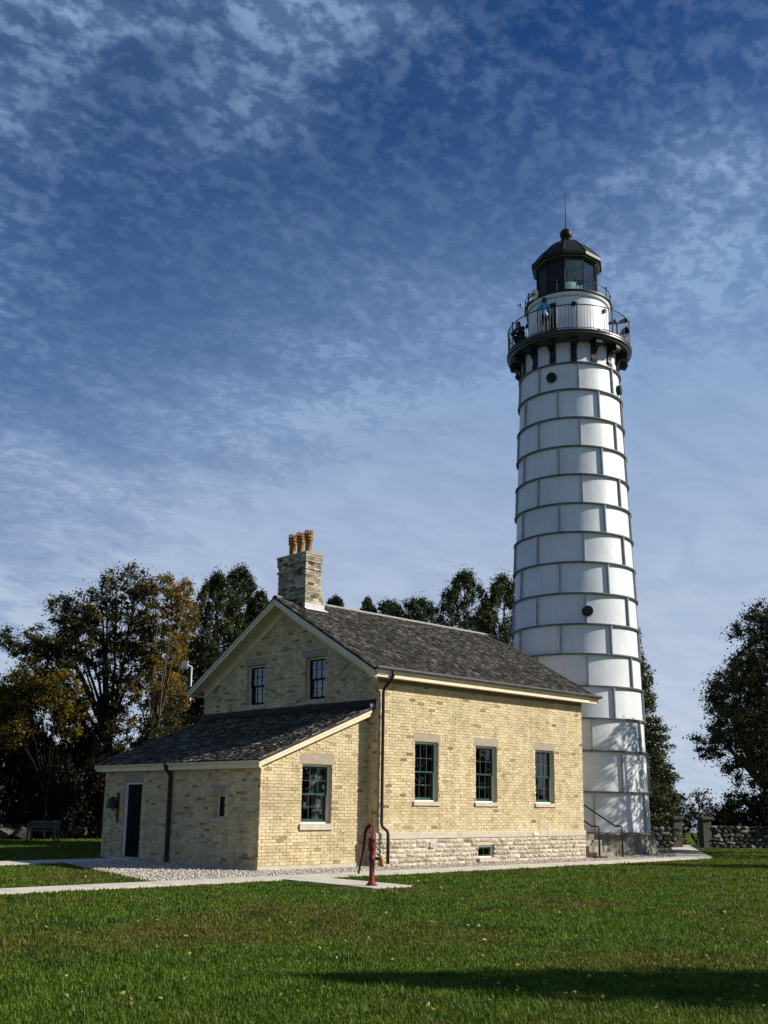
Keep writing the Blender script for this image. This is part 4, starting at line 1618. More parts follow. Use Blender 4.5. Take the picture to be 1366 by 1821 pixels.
# floodlight and weather instruments on the upper gallery
fl_ = thing('floodlight', 'round white floodlight on a curved arm at the lantern gallery', 'floodlight', pol(1.74, TC + R(-62), 20.1))
a = TC + R(-46)
c = np.array(pol(1.72, a, 21.24))
m_ = MB()
m_.tube([pol(1.70, TC + R(-66), 20.20), pol(1.74, TC + R(-65), 20.7), pol(1.80, TC + R(-60), 21.05), pol(1.80, TC + R(-53), 21.22), tuple(c - RGT * 0.1)], 0.024, 7)
m_.build('arm', BLACKM, fl_)
dv = np.array((math.cos(a) * 0.9, math.sin(a) * 0.9, -0.25))
dv /= np.linalg.norm(dv)
m_ = MB()
m_.tube([c - dv * 0.10, c - dv * 0.04, c + dv * 0.03, c + dv * 0.05], [0.06, 0.13, 0.205, 0.21], 20)
m_.build('reflector', WHITE, fl_)
m_ = MB()
m_.tube([c + dv * 0.051, c + dv * 0.06], 0.17, 20)
m_.build('lamp_glass', simple('lamp_white', (0.6, 0.6, 0.56), 0.1, 8, 0.2), fl_)
m_ = MB()
m_.tube([c + dv * 0.061, c + dv * 0.10], 0.05, 10)
m_.build('bulb', GUTTER, fl_)
an = thing('anemometer', 'small black wind gauge on an arm beside the gallery floodlight', 'wind gauge', pol(1.74, TC + R(-75), 20.9))
c = np.array(pol(1.72, TC + R(-72), 21.02))
m_ = MB()
m_.tube([tuple(c), tuple(c - RGT * 0.25 + np.array((0, 0, 0.02)))], 0.012, 6)
m_.tube([tuple(c - RGT * 0.25), tuple(c - RGT * 0.25 + np.array((0, 0, 0.14)))], 0.010, 6)
m_.build('arm', BLACKM, an)
for q in range(3):
    aq = q * 2.09
    cc = c - RGT * 0.25 + np.array((0.07 * math.cos(aq), 0.07 * math.sin(aq), 0.13))
    m_ = MB()
    m_.tube([cc - (0, 0, 0.035), cc, cc + (0, 0, 0.035)], [0.012, 0.04, 0.012], 8)
    m_.build('cup', BLACKM, an)
sp = thing('spotlights', 'pair of black spotlights on a bracket inside the sunlit side of the gallery railing', 'spotlight', pol(2.15, TC + R(64), 19.12))
m_ = MB()
p0 = np.array(pol(2.10, TC + R(62), 19.12))
m_.tube([p0, p0 + (0, 0, 0.78)], 0.03, 8)
m_.tube([p0 + RGT * -0.22 + np.array((0, 0, 0.74)), p0 + RGT * 0.30 + np.array((0, 0, 0.80))], 0.03, 8)
m_.build('stand', BLACKM, sp)
for s_, zz in ((-0.17, 0.80), (0.24, 0.86)):
    m_ = MB()
    c = p0 + RGT * s_ + np.array((0, 0, zz))
    m_.tube([c - RGT * 0.16 - np.array((0, 0, 0.05)), c, c + RGT * 0.12 + np.array((0, 0, 0.03))], [0.04, 0.085, 0.10], 12)
    m_.build('lamp_head', BLACKM, sp)
m_ = MB()
c = p0 + RGT * 0.26 + np.array((0, 0, 0.42))
m_.tube([c - RGT * 0.14 - np.array((0, 0, 0.10)), c, c + RGT * 0.14 + np.array((0, 0, 0.08))], [0.05, 0.12, 0.14], 12)
m_.tube([c, (c[0], c[1], 19.12)], 0.03, 6)
m_.build('lamp_head', BLACKM, sp)

# ------------------------------------------------------------------ people on the gallery
HAIR = simple('dark_hair', (0.018, 0.013, 0.010), 0.3, 30, 0.6)
SKIN = simple('skin', (0.42, 0.25, 0.17), 0.1, 10, 0.55)


def person(name, label, base, facing, joints, edges, mats_, hair=True):
    """joints: name -> (side, forward, up, radius); edges: (a, b, material index)"""
    f = np.array((math.cos(facing), math.sin(facing), 0))
    s = np.array((math.sin(facing), -math.cos(facing), 0))
    names = list(joints)
    co = [np.array(base) + s * joints[n][0] + f * joints[n][1] + np.array((0, 0, joints[n][2])) for n in names]
    me = bpy.data.meshes.new('skeleton')
    me.from_pydata([tuple(c) for c in co], [(names.index(a_), names.index(b_)) for a_, b_, _ in edges], [])
    o = bpy.data.objects.new('skeleton', me)
    COL.objects.link(o)
    md = o.modifiers.new('skin', 'SKIN')
    md.use_smooth_shade = True
    sv = me.skin_vertices[0].data
    for i, n in enumerate(names):
        rr = joints[n][3]
        sv[i].radius = rr if isinstance(rr, tuple) else (rr, rr)
        sv[i].use_root = (n == 'pelvis')
    sd = o.modifiers.new('sub', 'SUBSURF')
    sd.levels = sd.render_levels = 2
    dg = bpy.context.evaluated_depsgraph_get()
    dg.update()
    body = bpy.data.meshes.new_from_object(o.evaluated_get(dg))
    bpy.data.objects.remove(o)
    body.materials.clear()
    for m0 in mats_:
        body.materials.append(m0)
    segs = [(co[names.index(a_)], co[names.index(b_)], k) for a_, b_, k in edges]
    for p in body.polygons:
        c = np.array(p.center)
        best = None
        for a_, b_, k in segs:
            d = b_ - a_
            t = min(1, max(0, np.dot(c - a_, d) / (np.dot(d, d) + 1e-9)))
            q = np.linalg.norm(c - a_ - d * t)
            if best is None or q < best[0]:
                best = (q, k)
        p.material_index = best[1]
        p.use_smooth = True
    ob = link(name, body)
    tag(ob, label, 'person', 'people on the lighthouse gallery')
    if hair:
        h = co[names.index('head')]
        m2 = MB()
        prof = [(0.105 * math.sin(t), 0.125 * math.cos(t)) for t in np.linspace(0.01, 1.75, 8)]
        m2.lathe(prof, tuple(h - f * 0.018 + np.array((0, 0, 0.012))), 16)
        m2.lathe([(0.102, -0.02), (0.10, -0.09), (0.085, -0.13)], tuple(h - f * 0.018 + np.array((0, 0, 0.012))), 14, facing + 1.35, facing + 2 * math.pi - 1.35)
        ho = m2.build('hair', HAIR, ob, True)
    return ob


def limbs(stand=True):
    J = dict(pelvis=(0, 0, 0.90, (0.155, 0.115)), waist=(0, 0, 1.06, (0.15, 0.105)), chest=(0, 0.0, 1.26, (0.17, 0.12)), neckb=(0, -0.01, 1.40, (0.09, 0.07)),
             neck=(0, 0.0, 1.46, 0.05), head=(0, 0.02, 1.56, (0.085, 0.095)), crown=(0, 0.015, 1.62, (0.07, 0.075)), nose=(0, 0.125, 1.545, 0.012))
    E_ = [('pelvis', 'waist', 0), ('waist', 'chest', 0), ('chest', 'neckb', 0), ('neckb', 'neck', 2), ('neck', 'head', 2), ('head', 'crown', 2), ('head', 'nose', 2)]
    for sd, q in ((-1, 'l'), (1, 'r')):
        J.update({'sho' + q: (sd * 0.17, 0, 1.35, 0.07), 'elb' + q: (sd * 0.24, -0.03, 1.08, 0.05), 'wri' + q: (sd * 0.24, 0.12, 0.90, 0.032), 'palm' + q: (sd * 0.235, 0.17, 0.85, (0.035, 0.02))})
        E_ += [('neckb', 'sho' + q, 0), ('sho' + q, 'elb' + q, 0), ('elb' + q, 'wri' + q, 0), ('wri' + q, 'palm' + q, 2)]
        for fi, (dx, ln) in enumerate(((-0.027, 0.062), (-0.009, 0.072), (0.009, 0.070), (0.027, 0.055))):
            J['fa%s%d' % (q, fi)] = (sd * 0.235 + dx, 0.20, 0.815, 0.009)
            J['fb%s%d' % (q, fi)] = (sd * 0.235 + dx, 0.205, 0.815 - ln * 0.8, 0.008)
            E_ += [('palm' + q, 'fa%s%d' % (q, fi), 2), ('fa%s%d' % (q, fi), 'fb%s%d' % (q, fi), 2)]
        J['th' + q] = (sd * 0.195, 0.19, 0.835, 0.010)
        J['tt' + q] = (sd * 0.185, 0.215, 0.805, 0.009)
        E_ += [('palm' + q, 'th' + q, 2), ('th' + q, 'tt' + q, 2)]
        if stand:
            J.update({'hip' + q: (sd * 0.095, 0, 0.84, 0.095), 'knee' + q: (sd * 0.10, 0.02, 0.47, 0.062), 'ank' + q: (sd * 0.105, -0.02, 0.09, 0.045), 'toe' + q: (sd * 0.12, 0.14, 0.045, 0.04)})
        else:
            J.update({'hip' + q: (sd * 0.095, 0.02, 0.36, 0.10), 'knee' + q: (sd * 0.14, 0.34, 0.46, 0.065), 'ank' + q: (sd * 0.12, 0.12, 0.09, 0.048), 'toe' + q: (sd * 0.13, 0.28, 0.045, 0.042)})
        E_ += [('pelvis', 'hip' + q, 1), ('hip' + q, 'knee' + q, 1), ('knee' + q, 'ank' + q, 1), ('ank' + q, 'toe' + q, 3)]
    if not stand:
        sh = {'pelvis': (0, -0.02, 0.36), 'waist': (0, 0.02, 0.50), 'chest': (0, 0.12, 0.68), 'neckb': (0, 0.19, 0.80), 'neck': (0, 0.22, 0.85), 'head': (0, 0.26, 0.93), 'crown': (0, 0.27, 0.985), 'nose': (0, 0.37, 0.90)}
        for n, p in sh.items():
            J[n] = (*p, J[n][3])
        for sd, q in ((-1, 'l'), (1, 'r')):
            J['sho' + q] = (sd * 0.17, 0.17, 0.76, 0.075)
            J['elb' + q] = (sd * 0.24, 0.30, 0.55, 0.055)
            J['wri' + q] = (sd * 0.16, 0.45, 0.56, 0.035)
            off = np.array((sd * 0.15, 0.50, 0.55)) - np.array(J['palm' + q][:3])
            for n in list(J):
                if n == 'palm' + q or n in ('th' + q, 'tt' + q) or n.startswith('fa' + q) or n.startswith('fb' + q):
                    J[n] = tuple(np.array(J[n][:3]) + off) + (J[n][3],)
    return J, E_


BLUE = simple('blue_jacket', (0.05, 0.27, 0.52), 0.6, 9, 0.45, 0.5)
NAVY = simple('dark_trousers', (0.012, 0.016, 0.035), 0.3, 10, 0.8)
SHOE = simple('shoe', (0.02, 0.02, 0.02), 0.2, 10, 0.6)
COAT = simple('dark_brown_coat', (0.022, 0.017, 0.013), 0.3, 10, 0.8)
J, E_ = limbs(True)
person('person', 'person in a bright blue jacket standing by the gallery doorway, back turned', pol(1.93, TC + R(-27), 19.12), TC + math.pi + 0.3, J, E_, [BLUE, NAVY, SKIN, SHOE])
J, E_ = limbs(False)
J = {n_: (*v_[:3], tuple(1.28 * q_ for q_ in v_[3]) if isinstance(v_[3], tuple) else v_[3] * (1.28 if n_[:2] not in ('fa', 'fb', 'th', 'tt', 'no') else 1.0)) for n_, v_ in J.items()}
person('person', 'person in dark clothes crouching behind the shaded side of the gallery railing', pol(2.0, TC + R(-63), 19.12), TC + R(-63) + 0.5, J, E_, [COAT, COAT, SKIN, SHOE])

# ------------------------------------------------------------------ steps and handrails by the tower
st = thing('steps', 'concrete steps rising between the brick house and the tower', 'steps', (10.0, -0.2, 0))
for k in range(4):
    m_ = MB()
    m_.box(9.48, 10.62, -0.15 + 0.3 * k, 2.6, (0.18 * k) if k else -0.02, 0.18 * (k + 1) - 0.002)
    m_.build('step', OLDCON, st)
m_ = MB()
m_.box(9.12, 9.62, -0.45, -0.22, 0.014, 0.07)
tag(m_.build('door_mat', BLACKM), 'flat black mat lying at the foot of the concrete steps', 'mat')
for x, lab in ((9.40, 'black pipe handrail nearer the brick house corner'), (10.69, 'black pipe handrail nearer the white tower')):
    h = thing('handrail', lab, 'handrail', (x, -0.30, 0), 'handrails of the tower steps')
    m_ = MB()
    m_.tube([(x, -0.30, 0.0), (x, -0.30, 0.95), (x, -0.27, 0.985), (x, -0.21, 0.995), (x, -0.03, 0.995), (x, 1.9, 2.05), (x, 2.1, 2.06)], 0.026, 8)
    m_.build('rail', BLACKM, h, True)
    m_ = MB()
    m_.tube([(x, 1.4, 0.72), (x, 1.4, 1.76)], 0.022, 8)
    m_.build('post', BLACKM, h, True)
m_ = MB()
m_.box(9.0, 10.6, 2.0, 4.2, 0, 2.9)
m_.prism([(9.0, 1.9, 2.9), (9.0, 4.3, 2.9), (9.0, 3.1, 3.5)], (1.7, 0, 0))
tag(m_.build('passage', TOWER), 'small white enclosed passage linking the brick house and tower', 'passage')

# ------------------------------------------------------------------ pump
PX, PY = -4.42, -4.58
EH = np.array((RGT[0], RGT[1], 0)) / math.hypot(RGT[0], RGT[1])
pump = thing('hand_pump', 'old red iron hand pump with curved handle standing on the lawn pad', 'pump', (PX, PY, 0.035))
Pn = lambda s_, z_, d=0.0: tuple(np.array((PX, PY, 0.035 + z_)) + EH * s_ + np.array((-EH[1], EH[0], 0)) * d)
m_ = MB()
m_.lathe([(0.0, 0), (0.11, 0), (0.11, 0.03), (0.075, 0.05), (0.058, 0.09), (0.05, 0.30), (0.05, 0.46), (0.068, 0.48), (0.068, 0.53), (0.052, 0.56), (0.052, 0.62),
          (0.078, 0.68), (0.086, 0.76), (0.076, 0.82), (0.072, 0.86), (0.082, 0.87), (0.082, 0.90), (0.03, 0.93), (0.0, 0.93)], (PX, PY, 0.035), 18)
m_.build('body', REDP, pump, True)
m_ = MB()
m_.tube([Pn(0.04, 0.51), Pn(0.14, 0.515), Pn(0.17, 0.50)], [0.034, 0.030, 0.032], 10)
m_.build('spout', REDP, pump, True)
m_ = MB()
m_.tube([Pn(0.17, 0.55), Pn(0.19, 0.50), Pn(0.195, 0.40), Pn(0.195, 0.36)], [0.03, 0.058, 0.05, 0.045], 10)
m_.build('spout_nozzle', YELP, pump, True)
for d in (-0.035, 0.035):
    m_ = MB()
    m_.tube([Pn(0.02, 0.90, d), Pn(-0.035, 1.0, d), Pn(-0.05, 1.08, d), Pn(-0.035, 1.16, d), Pn(-0.01, 1.20, d)], 0.016, 7)
    m_.build('bracket', REDP, pump, True)
m_ = MB()
m_.tube([Pn(0.0, 0.88), Pn(0.0, 1.42)], 0.011, 7)
m_.build('piston_rod', RUST, pump, True)
m_ = MB()
m_.tube([Pn(0.01, 1.17), Pn(-0.05, 1.15), Pn(-0.11, 1.10), Pn(-0.145, 1.0), Pn(-0.155, 0.85), Pn(-0.18, 0.65), Pn(-0.22, 0.45), Pn(-0.255, 0.26), Pn(-0.262, 0.22)],
        [0.022, 0.03, 0.036, 0.034, 0.028, 0.022, 0.018, 0.018, 0.022], 8)
m_.build('handle', REDP, pump, True)

# bell by the door, floodlight behind the eave, pitcher on the sill
bl = thing('wall_bell', 'dark domed bell on a rusty vertical bar beside the green door', 'bell', (LEANX, 7.1, 1.4))
m_ = MB()
m_.lathe([(0.25, 0.0), (0.248, 0.05), (0.235, 0.13), (0.20, 0.21), (0.13, 0.28), (0.0, 0.31)], (0, 0, 0), 22)
m_.lathe([(0.24, 0.004), (0.0, 0.02)], (0, 0, 0), 22)
m_.v = [(LEANX - 0.14 + x_ * 0.45, 7.08 + y_, 1.38 + z_) for x_, y_, z_ in m_.v]
m_.build('bell', BLACKM, bl, True)
m_ = MB()
m_.box(LEANX - 0.055, LEANX - 0.012, 6.88, 6.95, 1.00, 1.74)
m_.tube([(LEANX - 0.05, 6.915, 1.74), (LEANX - 0.05, 6.915, 1.82)], [0.06, 0.03], 8)
m_.tube([(LEANX - 0.03, 6.915, 1.66), (LEANX - 0.14, 7.08, 1.69)], 0.02, 6)
m_.build('bar', RUST, bl)
p = along(333, 1183, 34.4)
q = along(339, 1226, 34.4)
ef = thing('eave_floodlight', 'small grey floodlight on a white pole behind the house eave', 'floodlight', tuple(q))
m_ = MB()
m_.tube([q - (0, 0, 0.4), q, (q[0], q[1], p[2] - 0.05), p + RGT * 0.02], 0.028, 7)
m_.build('pole', WHITE, ef)
m_ = MB()
o_ = p - RGT * 0.22 - np.array((0, 0, 0.12))
m_.prism([o_, o_ + RGT * 0.2, o_ + RGT * 0.24 + np.array((0, 0, 0.26)), o_ + RGT * 0.03 + np.array((0, 0, 0.24))], FWD * 0.16)
m_.build('lamp_head', simple('lamp_grey', (0.35, 0.37, 0.40), 0.1, 6, 0.35), ef)
m_ = MB()
m_.lathe([(0, 0), (0.07, 0), (0.08, 0.10), (0.06, 0.20), (0.045, 0.25), (0.055, 0.30)], (-1.95, LEANY0 + 0.42, 1.17), 14)
pit = m_.build('pitcher', simple('cream_glaze', (0.62, 0.54, 0.40), 0.08, 8, 0.3), None, True)
tag(pit, 'cream stoneware pitcher standing inside the lean-to window', 'pitcher')
m_ = MB()
m_.box(-2.4, -1.1, LEANY0 + 0.31, LEANY0 + 0.62, 1.12, 1.168)
tag(m_.build('table', WOODG), 'wooden shelf inside the lean-to window', 'shelf')


# ------------------------------------------------------------------ dry stone walls, gate pillars, bench
def stone_mesh(rnd, l, d, h):
    import bmesh
    bm = bmesh.new()
    for _ in range(22):
        v = np.array([rnd.gauss(0, 1) for _ in range(3)])
        v /= (np.abs(v) ** 3.2).sum() ** (1 / 3.2)
        v *= rnd.uniform(0.86, 1.02)
        bm.verts.new((v[0] * l / 2, v[1] * d / 2, v[2] * h / 2))
    bmesh.ops.convex_hull(bm, input=bm.verts)
    me = bpy.data.meshes.new('stone')
    bm.to_mesh(me)
    bm.free()
    at = me.attributes.new('tone', 'FLOAT', 'FACE')
    at.data.foreach_set('value', np.full(len(me.polygons), rnd.random(), np.float32))
    me.materials.append(FIELD)
    return me


STONES = [stone_mesh(random.Random(700 + k), 1, 1, 1) for k in range(24)]


def dry_wall(label, p0, p1, height, seed, thick=0.5):
    r0 = random.Random(seed)
    p0, p1 = np.array(p0, float), np.array(p1, float)
    ln = np.linalg.norm(p1 - p0)
    d = (p1 - p0) / ln
    w_ = thing('dry_stone_wall', label, 'stone wall', (*p0, 0), 'dry stone walls round the yard')
    ang = math.atan2(d[1], d[0])
    core = MB()
    nn = np.array((-d[1], d[0]))
    core.prism([(*(p0 + nn * s_ * thick * 0.32), -0.05) for s_ in (-1, 1)] + [(*(p1 + nn * s_ * thick * 0.32), -0.05) for s_ in (1, -1)], (0, 0, height * 0.9))
    core.build('wall_core', FIELD, w_)
    z = -0.02
    while z < height - 0.04:
        ch = r0.uniform(0.11, 0.20)
        u = -r0.uniform(0, 0.2)
        while u < ln:
            l = r0.uniform(0.2, 0.52)
            for side in (-1, 1):
                if side > 0 and r0.random() < 0.35 and z < height - 0.25:
                    continue
                c = p0 + d * (u + l / 2) + nn * side * thick * 0.27
                hh = ch * r0.uniform(0.95, 1.45)
                mw = Matrix.Translation((c[0], c[1], z + ch / 2)) @ Matrix.Rotation(ang + r0.uniform(-0.15, 0.15), 4, 'Z') @ Matrix.Rotation(r0.uniform(-0.1, 0.1), 4, 'Y') @ Matrix.Diagonal((l * 1.04, thick * 0.55, hh, 1))
                link('stone', r0.choice(STONES), w_, mw=mw)
            u += l
        z += ch


dry_wall('dry stone wall running out beyond the gate pillars', (21.45, 2.57), (26.6, 0.1), 0.92, 81)
dry_wall('dry stone wall between the tower and the gate pillar', (15.6, 5.4), (19.68, 3.41), 0.80, 82)
dry_wall('low pale stone wall in the trees beside the wooden bench', (-6.5, 24.8), (0.7, 21.6), 0.55, 83)
for k, (x, y, lab) in enumerate(((19.93, 3.29, 'square stone gate pillar nearer the tower'), (21.19, 2.69, 'square stone gate pillar at the end of the long stone wall'))):
    g = thing('gate_pillar', lab, 'pillar', (x, y, 0), 'gate pillars')
    m_ = MB()
    rot = math.atan2(-0.6, 1.26)
    cc, ss = math.cos(rot), math.sin(rot)

    def rb(m__, hw, z0, z1):
        pts = [(x + cc * a_ - ss * b_, y + ss * a_ + cc * b_, z0) for a_, b_ in ((-hw, -hw), (hw, -hw), (hw, hw), (-hw, hw))]
        m__.prism(pts, (0, 0, z1 - z0))
    rb(m_, 0.19, -0.02, 1.15)
    m_.build('shaft', FIELD, g)
    m_ = MB()
    rb(m_, 0.27, 1.151, 1.27)
    m_.build('cap', FIELD, g)
m_ = MB()
m_.prism([(20.1, 3.2, -0.02), (21.0, 2.8, -0.02), (21.1, 3.1, -0.02), (20.25, 3.5, -0.02)], (0, 0, 0.14))
tag(m_.build('gate_step', LIME), 'low stone step between the two gate pillars', 'step')

bp = along(75, 1495, 43.0)
bx, by = bp[0], bp[1]
bench = thing('wooden_bench', 'weathered wooden bench standing in the shade under the trees', 'bench', (bx, by, 0))
BR = EH
BF = np.array((-EH[1], EH[0], 0))


def bbox(name, s0, s1, d0_, d1_, z0, z1):
    m__ = MB()
    m__.obox(np.array((bx, by, z0)) + BR * s0 + BF * d0_, BR * (s1 - s0), BF * (d1_ - d0_), (0, 0, z1 - z0))
    m__.build(name, WOODG, bench)


for s_ in (-0.56, 0.48):
    bbox('leg', s_, s_ + 0.08, -0.22, -0.14, 0, 0.66)
    bbox('leg', s_, s_ + 0.08, 0.20, 0.28, 0, 0.80)
    bbox('armrest', s_ - 0.01, s_ + 0.09, -0.24, 0.19, 0.661, 0.70)
for k in range(4):
    bbox('seat_slat', -0.47, 0.47, -0.22 + k * 0.11, -0.13 + k * 0.11, 0.40, 0.435)
for k in range(3):
    bbox('back_slat', -0.475, 0.475, 0.22, 0.245, 0.50 + k * 0.105, 0.58 + k * 0.105)
rk = along(140, 1489, 46.0)
o = link('boulder', stone_mesh(random.Random(5), 1, 1, 1), mw=Matrix.Translation((rk[0], rk[1], 0.2)) @ Matrix.Rotation(0.6, 4, 'Z') @ Matrix.Diagonal((0.85, 0.7, 0.6, 1)))
tag(o, 'pale grey boulder on the grass between bench and house', 'boulder')
BX = stone_mesh(random.Random(6), 1, 1, 1)
for k, (u_, D_, s_) in enumerate(((8, 45.5, 0.9), (38, 45.0, 1.0))):
    rk = along(u_, 1490, D_)
    o = link('boulder', BX if k else stone_mesh(random.Random(9), 1, 1, 1), mw=Matrix.Translation((rk[0], rk[1], 0.22)) @ Matrix.Rotation(0.3 + k, 4, 'Z') @ Matrix.Diagonal((1.0 * s_, 0.7, 0.62, 1)))
    tag(o, ('pale boulder at the picture edge, beyond the one touching the bench', 'large pale boulder close beside the wooden bench')[k], 'boulder')


# ------------------------------------------------------------------ trees
def quads(C, size, tn, up_bias=0.0, aspect=0.55):
    """leaf-sized diamonds at C (n,3)"""
    n = len(C)
    a = nrg.normal(0, 1, (n, 3))
    a[:, 2] *= 1.0 - up_bias
    a /= np.linalg.norm(a, axis=1)[:, None] + 1e-9
    b_ = nrg.normal(0, 1, (n, 3))
    b_ -= a * (a * b_).sum(1)[:, None]
    b_ /= np.linalg.norm(b_, axis=1)[:, None] + 1e-9
    s = (size * nrg.uniform(0.6, 1.25, n))[:, None]
    V = np.stack([C - a * s, C + b_ * s * aspect, C + a * s, C - b_ * s * aspect], 1).reshape(-1, 3)
    F = np.arange(4 * n).reshape(-1, 4)
    return V, F, tn


def crown_obj(name, C, size, tn, material, parent, **k):
    V, F, t_ = quads(C, size, tn, **k)
    me = fast_mesh(name, V, F, t_, material)
    o = link(name, me, parent)
    return o


def clump_points(cent, rad, n):
    """n points in each ellipsoid clump; cent (m,3), rad (m,3)"""
    m0 = len(cent)
    d = nrg.normal(0, 1, (m0, n, 3))
    d /= np.linalg.norm(d, axis=2)[:, :, None]
    r = np.minimum(np.abs(nrg.normal(0, 0.62, (m0, n, 1))), 1.7)
    return (cent[:, None] + d * r * rad[:, None]).reshape(-1, 3)


def cedar(label, u, vtop, D, halfpx, leaves=26000, material=CEDAR, group='evergreens behind the buildings', ht=None, skirt=0.0, xy=None, shape=0.75, leaf=0.085, name='cedar_tree'):
    top = along(u, vtop, D)
    if xy is not None:
        top = np.array((xy[0], xy[1], ht))
    H = top[2]
    rmax = halfpx / (FPX / D) if xy is None else halfpx
    base = np.array((top[0], top[1], 0.0))
    t = thing(name, label, 'tree', tuple(base), group)
    r0 = random.Random(int(u * 13 + D))
    m__ = MB()
    m__.tube([base - (0, 0, 0.1), base + (0, 0, H * 0.5), base + (0, 0, H * 0.96)], [0.02 * H, 0.012 * H, 0.012], 8)
    m__.build('trunk', BARK, t, True)
    nc = 560
    f = nrg.random(nc) ** 0.85
    hgt = skirt + (1 - skirt) * f
    prof = rmax * np.clip((1 - hgt) ** (shape * 0.72) * 1.15, 0, 1.05) * np.clip((hgt + 0.12) * 5, 0.45, 1)
    ang = nrg.uniform(0, 2 * math.pi, nc)
    lob = 1 + 0.22 * np.sin(ang * 3 + u) + 0.16 * np.sin(ang * 5 + hgt * 9)
    rr = prof * lob * (0.35 + 0.65 * nrg.random(nc) ** 0.45)
    C = np.stack([base[0] + rr * np.cos(ang), base[1] + rr * np.sin(ang), hgt * H * 0.985], -1)
    sc = 0.19 * rmax + 0.10
    rad = np.stack([np.full(nc, sc), np.full(nc, sc), np.full(nc, sc * 1.9)], -1) * nrg.uniform(0.5, 1.1, (nc, 1)) * np.clip(1.25 - hgt, 0.35, 1)[:, None]
    n = max(20, leaves // nc)
    Pp = clump_points(C, rad, n)
    tc = np.repeat(np.clip(nrg.normal(0.45, 0.2, nc), 0, 1), n)
    tn = np.clip(tc + nrg.normal(0, 0.16, len(Pp)), 0, 1)
    Pp[:, 2] = np.maximum(Pp[:, 2], 0.05)
    crown_obj('crown', Pp, np.full(len(Pp), leaf), tn, material, t, up_bias=-0.3)
    limbs_ = MB()
    for k in range(0, nc, 5):
        z0 = max(0.1, C[k][2] - 0.5 * rr[k])
        limbs_.tube([(base[0], base[1], z0), tuple(C[k])], [0.03, 0.008], 4, False)
    limbs_.build('twigs', BARK, t)['kind'] = 'stuff'
    return t


def leafy(label, basepx, forkv, ells, D, material, leaves=20000, leaf=0.10, bark=BARK, trunk=0.16, nlimb=9, ncl=150, clr=0.45, depth=1.6, group='autumn trees left of the house', cat='tree', name='deciduous_tree', seed=1, wand=0.5, flip=None, dense=1.0):
    """ells: crown lobes (u, v, half-width px, half-height px) at distance D, each with real depth"""
    r0 = random.Random(seed)
    k = D / FPX
    base = along(basepx, 1490, D)
    base[2] = 0.0
    fork = along(basepx, forkv, D)
    fork[0], fork[1] = base[0], base[1]
    t = thing(name, label, cat, tuple(base), group)
    side = EH
    dep = np.array((-EH[1], EH[0], 0))
    C = []
    wts = [e[2] * e[3] for e in ells]
    for i in range(ncl):
        e = r0.choices(ells, wts)[0]
        c = along(e[0], e[1], D)
        while True:
            q = np.array([r0.uniform(-1, 1) for _ in range(3)])
            nq = np.linalg.norm(q)
            if nq < 1 and r0.random() < 0.25 + 0.75 * nq:
                break
        C.append(c + side * q[0] * e[2] * k + dep * q[1] * min(e[2] * k, depth + 0.6) * 1.0 + np.array((0, 0, q[2] * e[3] * k)))
    C = np.array(C)
    wood = MB()
    wood.tube([base - (0, 0, 0.1), base + (fork - base) * 0.5 + side * 0.05, fork], [trunk * 1.25, trunk, trunk * 0.85], 9)
    wood.build('trunk', bark, t, True)
    lm = MB()
    samples = [(fork, trunk * 0.7)]
    for i in range(nlimb):
        e = ells[i % len(ells)]
        c = along(e[0], e[1], D) + side * r0.uniform(-0.6, 0.6) * e[2] * k + dep * r0.uniform(-1, 1) * depth + np.array((0, 0, r0.uniform(-0.2, 0.7) * e[3] * k))
        mid = fork * 0.5 + c * 0.5 + np.array((r0.uniform(-1, 1), r0.uniform(-1, 1), 0)) * 0.35 * wand + np.array((0, 0, -0.2 * wand))
        st_ = base + (fork - base) * r0.uniform(0.75, 1.0)
        pts = []
        for j in range(8):
            tt = j / 7
            p_ = st_ * (1 - tt) ** 2 + 2 * mid * tt * (1 - tt) + c * tt * tt
            p_ = p_ + np.array([r0.uniform(-1, 1) for _ in range(3)]) * 0.05 * (1 if 0 < j < 7 else 0)
            pts.append(p_)
        rads = [trunk * 0.55 * (1 - 0.85 * j / 7) for j in range(8)]
        one = MB()
        one.tube(pts, rads, 6, True)
        one.build('limb', bark, t, True)
        samples += list(zip(pts[2:], rads[2:]))
    SP = np.array([s_[0] for s_ in samples])
    for c in C:
        dd = np.linalg.norm(SP - c, axis=1) + 0.6 * np.maximum(0, SP[:, 2] - c[2])
        i = int(dd.argmin())
        a_ = SP[i]
        mid = (a_ + c) / 2 + np.array((0, 0, 0.12))
        lm.tube([a_, mid, c], [max(0.012, samples[i][1] * 0.45), 0.012, 0.006], 4, False)
        for q in range(2):
            lm.tube([mid, c + np.array([r0.uniform(-1, 1) for _ in range(3)]) * clr], [0.010, 0.004], 3, False)
    lm.build('twigs', bark, t)['kind'] = 'stuff'
    n = max(8, int(leaves / ncl))
    rad = np.full((ncl, 3), clr) * nrg.uniform(0.55, 1.2, (ncl, 1)) * np.array((1, 1, 0.75))
    Pp = clump_points(C, rad, n)
    tc = np.repeat(np.clip(nrg.normal(0.45, 0.22, ncl), 0, 1), n)
    tn = np.clip(tc + nrg.normal(0, 0.16, len(Pp)), 0, 1)
    crown_obj('crown', Pp, np.full(len(Pp), leaf), tn, material, t)
    return t


